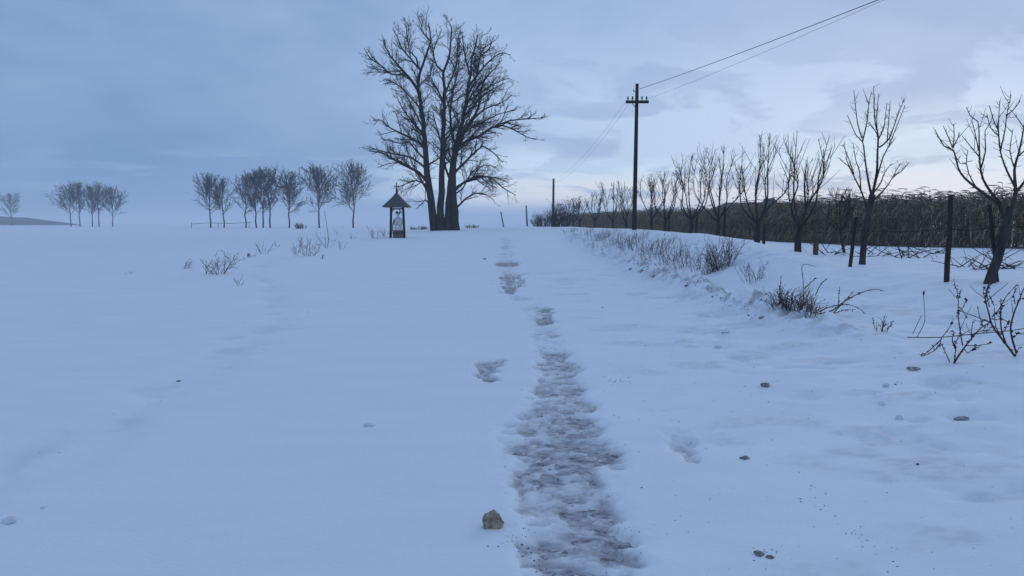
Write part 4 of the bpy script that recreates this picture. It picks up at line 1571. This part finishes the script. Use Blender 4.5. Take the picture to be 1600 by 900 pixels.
# weeds on the left field edge
for px, py, wpx, hpx, n, lab, lf in [
        (203, 428, 14, 6, 5, 'faint tiny weed farthest left in the snowy field', 0),
        (288, 420, 22, 20, 10, 'thin pale weed left of the twin-stemmed snowy weed in the left field', 0.03),
        (322, 428, 16, 26, 9, 'pale two-stalked weed touching the left side of the bushy snowy weed', 0.05),
        (343, 428, 34, 36, 26, 'bushy weed with many stalks, the largest clump in the left field', 0.08),
        (372, 446, 18, 20, 7, 'small forked weed standing nearest the camera in the left field', 0.02),
        (390, 402, 22, 10, 14, 'low dark weed tuft between the bushy weed and the dark crossed weed', 0.1),
        (412, 397, 16, 20, 12, 'dark crossed weed stems in the middle of the left field weeds', 0.06),
        (436, 386, 12, 14, 5, 'tiny single weed beside the dark crossed weed', 0.02),
        (462, 399, 16, 24, 9, 'upright weed at the left side of the leaning pair of weeds', 0.05),
        (481, 400, 30, 30, 20, 'leaning bushy weed pair in front of the broad bare tree', 0.06),
        (500, 405, 14, 10, 7, 'short weed tuft just in front of the leaning bushy pair', 0.04),
        (511, 388, 18, 34, 9, 'tall thin weed with a long bare stalk below the broad bare tree', 0.03),
        (532, 390, 22, 16, 7, 'small bent weed right of the tall thin stalk', 0.02),
        (550, 374, 12, 10, 8, 'hazy little weed midway between the tall stalk and shrine', 0.02),
        (587, 373, 24, 24, 14, 'upright weed group just left of the shrine', 0.05),
        (602, 370, 12, 14, 10, 'short weed at the left post of the shrine', 0.05),
        (672, 362, 14, 12, 8, 'small weed at the left foot of the tall tree cluster', 0.05)]:
    b = hit(px, py)
    k = b.y / F
    shrub('weed', b, wpx * k * 1.1, hpx * k, max(3, int(n * .6)), lab, M['weed'], rng, 'dry weeds poking out of the left field', leaf=lf * 2.2, lvl=2 if hpx > 25 else 1, r=0.0040 + 0.00009 * b.y, cat='weed', spread=.9, lean=(.15, 0), leafmat='weed')
b = hit(511, 386)
mb = MB()
pts = px_limb([(512, 388), (513, 370), (510, 350), (507, 330)], b.y, .1, .2, rng, 0)
mb.tube(pts, np.linspace(.013, .009, len(pts)), 4)
tag(mb.build('dry_stalk', M['weed'], None, b), 'very tall single bare stalk rising in front of the broad bare tree', 'weed')

# distant bushes
for px, D, wpx, hpx, n, lab in [
        (744 * 0 + 470, 108, 18, 9, 40, 'faint round bush on the far field between two bare trees'),
        (655, 80, 34, 6, 60, 'low hazy strip of scrub behind the shrine, left of the trunks'),
        (738, 80, 26, 6, 40, 'low hazy scrub just right of the tall tree cluster'),
        (850, 100, 26, 22, 70, 'hazy rounded bush left of the thin second pole'),
        (838, 104, 12, 14, 30, 'small hazy bush at the road crest, first right of the distant pole'),
        (877, 88, 30, 38, 90, 'dense upright bush right of the thin second pole'),
        (868, 86, 18, 24, 60, 'dark low bush touching the foot of the second pole')]:
    b = stand(px, D)
    k = D / F
    shrub('bush', b, wpx * k, hpx * k, n, lab, M['far_twig'], rng, None, lvl=2 if hpx > 12 else 1, r=0.00023 * D, cat='bush', spread=.45)

# prunings lying under the orchard trees
GB = 'heaps of pruned branches lying in the snow under the orchard'
for px, py, wpx, n, lab in [(1418, 402, 46, 16, 'heap of cut branches in the snow between the grey fruit tree and tall post'),
                            (1365, 398, 34, 9, 'small scatter of cut twigs right behind the grey fruit tree'),
                            (1530, 420, 40, 13, 'heap of cut branches left of the crooked trunk at right'),
                            (1572, 420, 40, 14, 'heap of cut branches right of the crooked trunk at the edge'),
                            (1300, 397, 40, 10, 'low scatter of cut branches right of the mossy post'),
                            (1470, 397, 24, 6, 'few cut twigs standing in snow behind the tall dark post')]:
    b = hit(px, py)
    k = b.y / F
    mb = MB()
    st = Style(up=-0.05, wob=.16, ang=(30, 60), ratio=(.35, .6), per_m=(3.2, 3), min_r=.006, seg=.16)
    for j in range(n):
        x, y = b.x + rng.uniform(-.5, .5) * wpx * k, b.y + rng.uniform(-.5, .7)
        a = rng.uniform(0, 6.28)
        d = Vector((math.cos(a), math.sin(a) * .6, rng.uniform(.1, .9))).normalized()
        grow(mb, Vector((x, y, G(x, y) - .02)), d, rng.uniform(.35, .95), rng.uniform(.011, .02), 1, rng, st)
    tag(mb.build('brush_heap', M['fruit_bark'], None, b), lab, 'branches', GB)
mb = MB()
b = hit(1418, 402)
pts = px_limb([(1393, 362), (1404, 388), (1411, 412), (1417, 427)], b.y - 1.0, -.5, .1, rng, .02)
mb.tube(pts, np.linspace(.016, .008, len(pts)), 5)
tag(mb.build('cut_branch', M['fruit_bark'], None, b), 'single cut branch leaning down out of the heap behind the tall post', 'branch', None)

# ------------------------------------------------------------------ stone, clods and crumbs
def rock(name, base, size, seed, mat, label, cat, group=None, flat=0.6, hullpts=None, sink=0.25, amp=0.12):
    bm = bmesh.new()
    rg = random.Random(seed)
    if hullpts:
        for p in hullpts:
            bm.verts.new(p)
        bmesh.ops.convex_hull(bm, input=bm.verts)
        for v in [v for v in bm.verts if not v.link_faces]:
            bm.verts.remove(v)
        bmesh.ops.triangulate(bm, faces=bm.faces)
        bmesh.ops.subdivide_edges(bm, edges=bm.edges, cuts=5, use_grid_fill=True)
        bmesh.ops.triangulate(bm, faces=bm.faces)
    else:
        bmesh.ops.create_icosphere(bm, subdivisions=3, radius=0.5)
        cuts = [(Vector((rg.gauss(0, 1), rg.gauss(0, 1), rg.gauss(0, 1))).normalized(), rg.uniform(.26, .44)) for _ in range(9)]
        for v in bm.verts:
            for n_, o_ in cuts:
                e_ = v.co.dot(n_) - o_
                if e_ > 0:
                    v.co -= n_ * e_ * .9
    from mathutils import noise as mn
    ox = Vector((seed * 3.1, seed * 1.7, 0))
    for v in bm.verts:
        k = mn.fractal(v.co * 4 + ox, 0.7, 2.1, 4) * amp * .45
        v.co += v.co.normalized() * k
        if not hullpts:
            v.co.z *= flat
        v.co *= size
    zmin = min(v.co.z for v in bm.verts)
    hgt = max(v.co.z for v in bm.verts) - zmin
    for v in bm.verts:
        v.co.z += -zmin - sink * hgt
    me = bpy.data.meshes.new(name)
    bm.to_mesh(me)
    bm.free()
    me.polygons.foreach_set('use_smooth', [not hullpts] * len(me.polygons))
    me.materials.append(mat)
    o = bpy.data.objects.new(name, me)
    COL.objects.link(o)
    o.location = base
    return tag(o, label, cat, group)


b = hit(770, 826)
rock('stone', b + Vector((0, 0.03, 0)), 0.112, 2, M['stone'], 'angular brown stone lying on the snow left of the wheel track', 'stone',
     hullpts=[(-.46, -.30, .22), (-.50, .05, .52), (-.42, -.30, .58), (-.08, -.22, .84), (.06, -.10, .92), (.10, .15, .86), (.30, -.25, .46), (.52, -.12, .30), (.50, .1, .12),
              (-.30, -.36, 0), (.05, -.38, -.02), (.40, -.25, .05), (-.35, .35, 0), (.35, .35, 0), (-.2, .4, .5), (.2, .38, .5), (-.48, .1, .1)], sink=.10, amp=.22)
for i, (px, py, wpx, flat, mt, lab) in enumerate([
        (1196, 603, 18, .5, 'clod', 'dark snow-dusted clod on the right verge, left of the three grey snow lumps'),
        (1163, 717, 17, .5, 'clod', 'smooth oval clod alone on the snow right of the faint wheel patch'),
        (1503, 655, 26, .3, 'clod', 'flat dark dirt clod near the right edge of the foreground'),
        (1384, 604, 12, .7, 'snow_clod', 'grey snow lump, topmost of three on the right verge'),
        (1377, 632, 11, .7, 'snow_clod', 'smallest grey snow lump, middle of three on the right verge'),
        (1406, 655, 14, .8, 'snow_clod', 'grey snow lump, lowest of three on the right verge'),
        (1185, 866, 20, .35, 'clod', 'dark broken dirt clod at the bottom right, left of its smaller twin'),
        (1203, 871, 14, .4, 'clod', 'smaller dirt clod touching the broken clod at the bottom right'),
        (1428, 577, 24, .22, 'clod', 'thin flat sliver of dark dirt in front of the thorny shrub'),
        (16, 815, 26, .45, 'snow_clod', 'snow-crusted clod at the left edge of the foreground'),
        (70, 793, 12, .35, 'snow_clod', 'small snow lump up right of the clod at the left edge'),
        (576, 665, 20, .22, 'snow_clod', 'curved flake of crusted snow alone in the left foreground'),
        (279, 596, 7, .5, 'clod', 'small dark crumb on the faint edge line across the left field'),
        (1121, 544, 14, .5, 'snow_clod', 'rounded snow lump on the road side below the plough ridge'),
        (1133, 519, 16, .4, 'snow_clod', 'flat snow lump just under the plough ridge'),
        (1434, 726, 6, .7, 'crumb', 'tiny dark pebble on open snow at lower right'),
        (757, 405, 7, .4, 'clod', 'dark clod at the left side of the far wheel patches'),
        (985, 421, 7, .6, 'clod', 'dirty lump at the upper end of the plough ridge'),
        (1003, 425, 10, .6, 'clod', 'largest dirty lump on the crest of the plough ridge'),
        (1022, 432, 8, .6, 'clod', 'dirty lump just right of the largest lump on the ridge'),
        (1073, 447, 9, .5, 'clod', 'dark-topped lump halfway down the plough ridge'),
        (1190, 497, 11, .5, 'clod', 'dark lump at the near end of the plough ridge')]):
    b = hit(px, py)
    s = wpx * b.y / F * 1.0
    o = rock('stone' if mt == 'crumb' else 'clod' if mt == 'clod' else 'snow_lump', b, s, 10 + i, M[mt], lab, 'clod' if mt != 'snow_clod' else 'snow lump', 'clods and lumps lying on the snow', flat=flat, sink=.34, amp=.22)
    o.rotation_euler.z = i * 1.3


def crumbs():
    rg = random.Random(12)
    mb = MB()
    ico = [(0, 0, 1), (.9, 0, .1), (.28, .85, .15), (-.72, .52, 0), (-.72, -.52, .1), (.28, -.85, 0), (0, 0, -.7)]
    tri = [(0, 1, 2), (0, 2, 3), (0, 3, 4), (0, 4, 5), (0, 5, 1), (6, 2, 1), (6, 3, 2), (6, 4, 3), (6, 5, 4), (6, 1, 5)]

    def put(px, py, s):
        b = hit(px, py)
        s = s * b.y / F
        a = rg.uniform(0, 6.28)
        vs = []
        for x, y, z in ico:
            x, y, z = x * rg.uniform(.7, 1.3), y * rg.uniform(.6, 1.1), z * rg.uniform(.4, .7)
            vs.append((b.x + s * (x * math.cos(a) - y * math.sin(a)), b.y + s * (x * math.sin(a) + y * math.cos(a)), b.z + s * z * .8))
        mb.faces(vs, [], tri)
    for _ in range(300):                                # along the wheel track
        t = rg.random()
        y = 540 + 360 * t ** .8
        x0, x1 = np.interp(y, [540, 650, 760, 900], [838, 795, 785, 800]), np.interp(y, [540, 650, 760, 900], [882, 930, 965, 1012])
        put(rg.uniform(x0, x1), y, rg.uniform(.6, 1.9))
    for _ in range(45):
        t = rg.random()
        put(790 + 60 * t + rg.gauss(0, 12), 830 + 70 * t + rg.gauss(0, 6), rg.uniform(1, 2.8))
    for _ in range(150):                                  # right-hand side of the road
        put(rg.uniform(930, 1590), rg.uniform(470, 890), rg.uniform(.7, 1.8) * (1.5 if rg.random() < .08 else 1))
    for _ in range(16):
        put(rg.gauss(965, 12), rg.gauss(595, 3), rg.uniform(1, 2))
    for _ in range(30):
        t = rg.random()
        put(1250 + 180 * t + rg.gauss(0, 10), 770 + 130 * t + rg.gauss(0, 12), rg.uniform(1, 2.4))
    for _ in range(14):
        put(rg.gauss(1192, 12), rg.gauss(866, 5), rg.uniform(1.2, 3))
    for _ in range(120):                                 # on the plough ridge
        t = rg.random() ** .8
        put(925 + 265 * t + rg.gauss(0, 7), 393 + 105 * t + rg.gauss(0, 6) - 16 * math.sin(t * 3.14), rg.uniform(.8, 2.0))
    for _ in range(24):
        t = rg.random()
        put(60 + 480 * t + rg.gauss(0, 14), 720 - 260 * t + rg.gauss(0, 10), rg.uniform(.7, 1.5))
    tag(mb.build('dirt_crumbs', M['crumb'], smooth=False), 'scattered dark crumbs of frozen dirt on the road snow', 'dirt', kind='stuff')


crumbs()
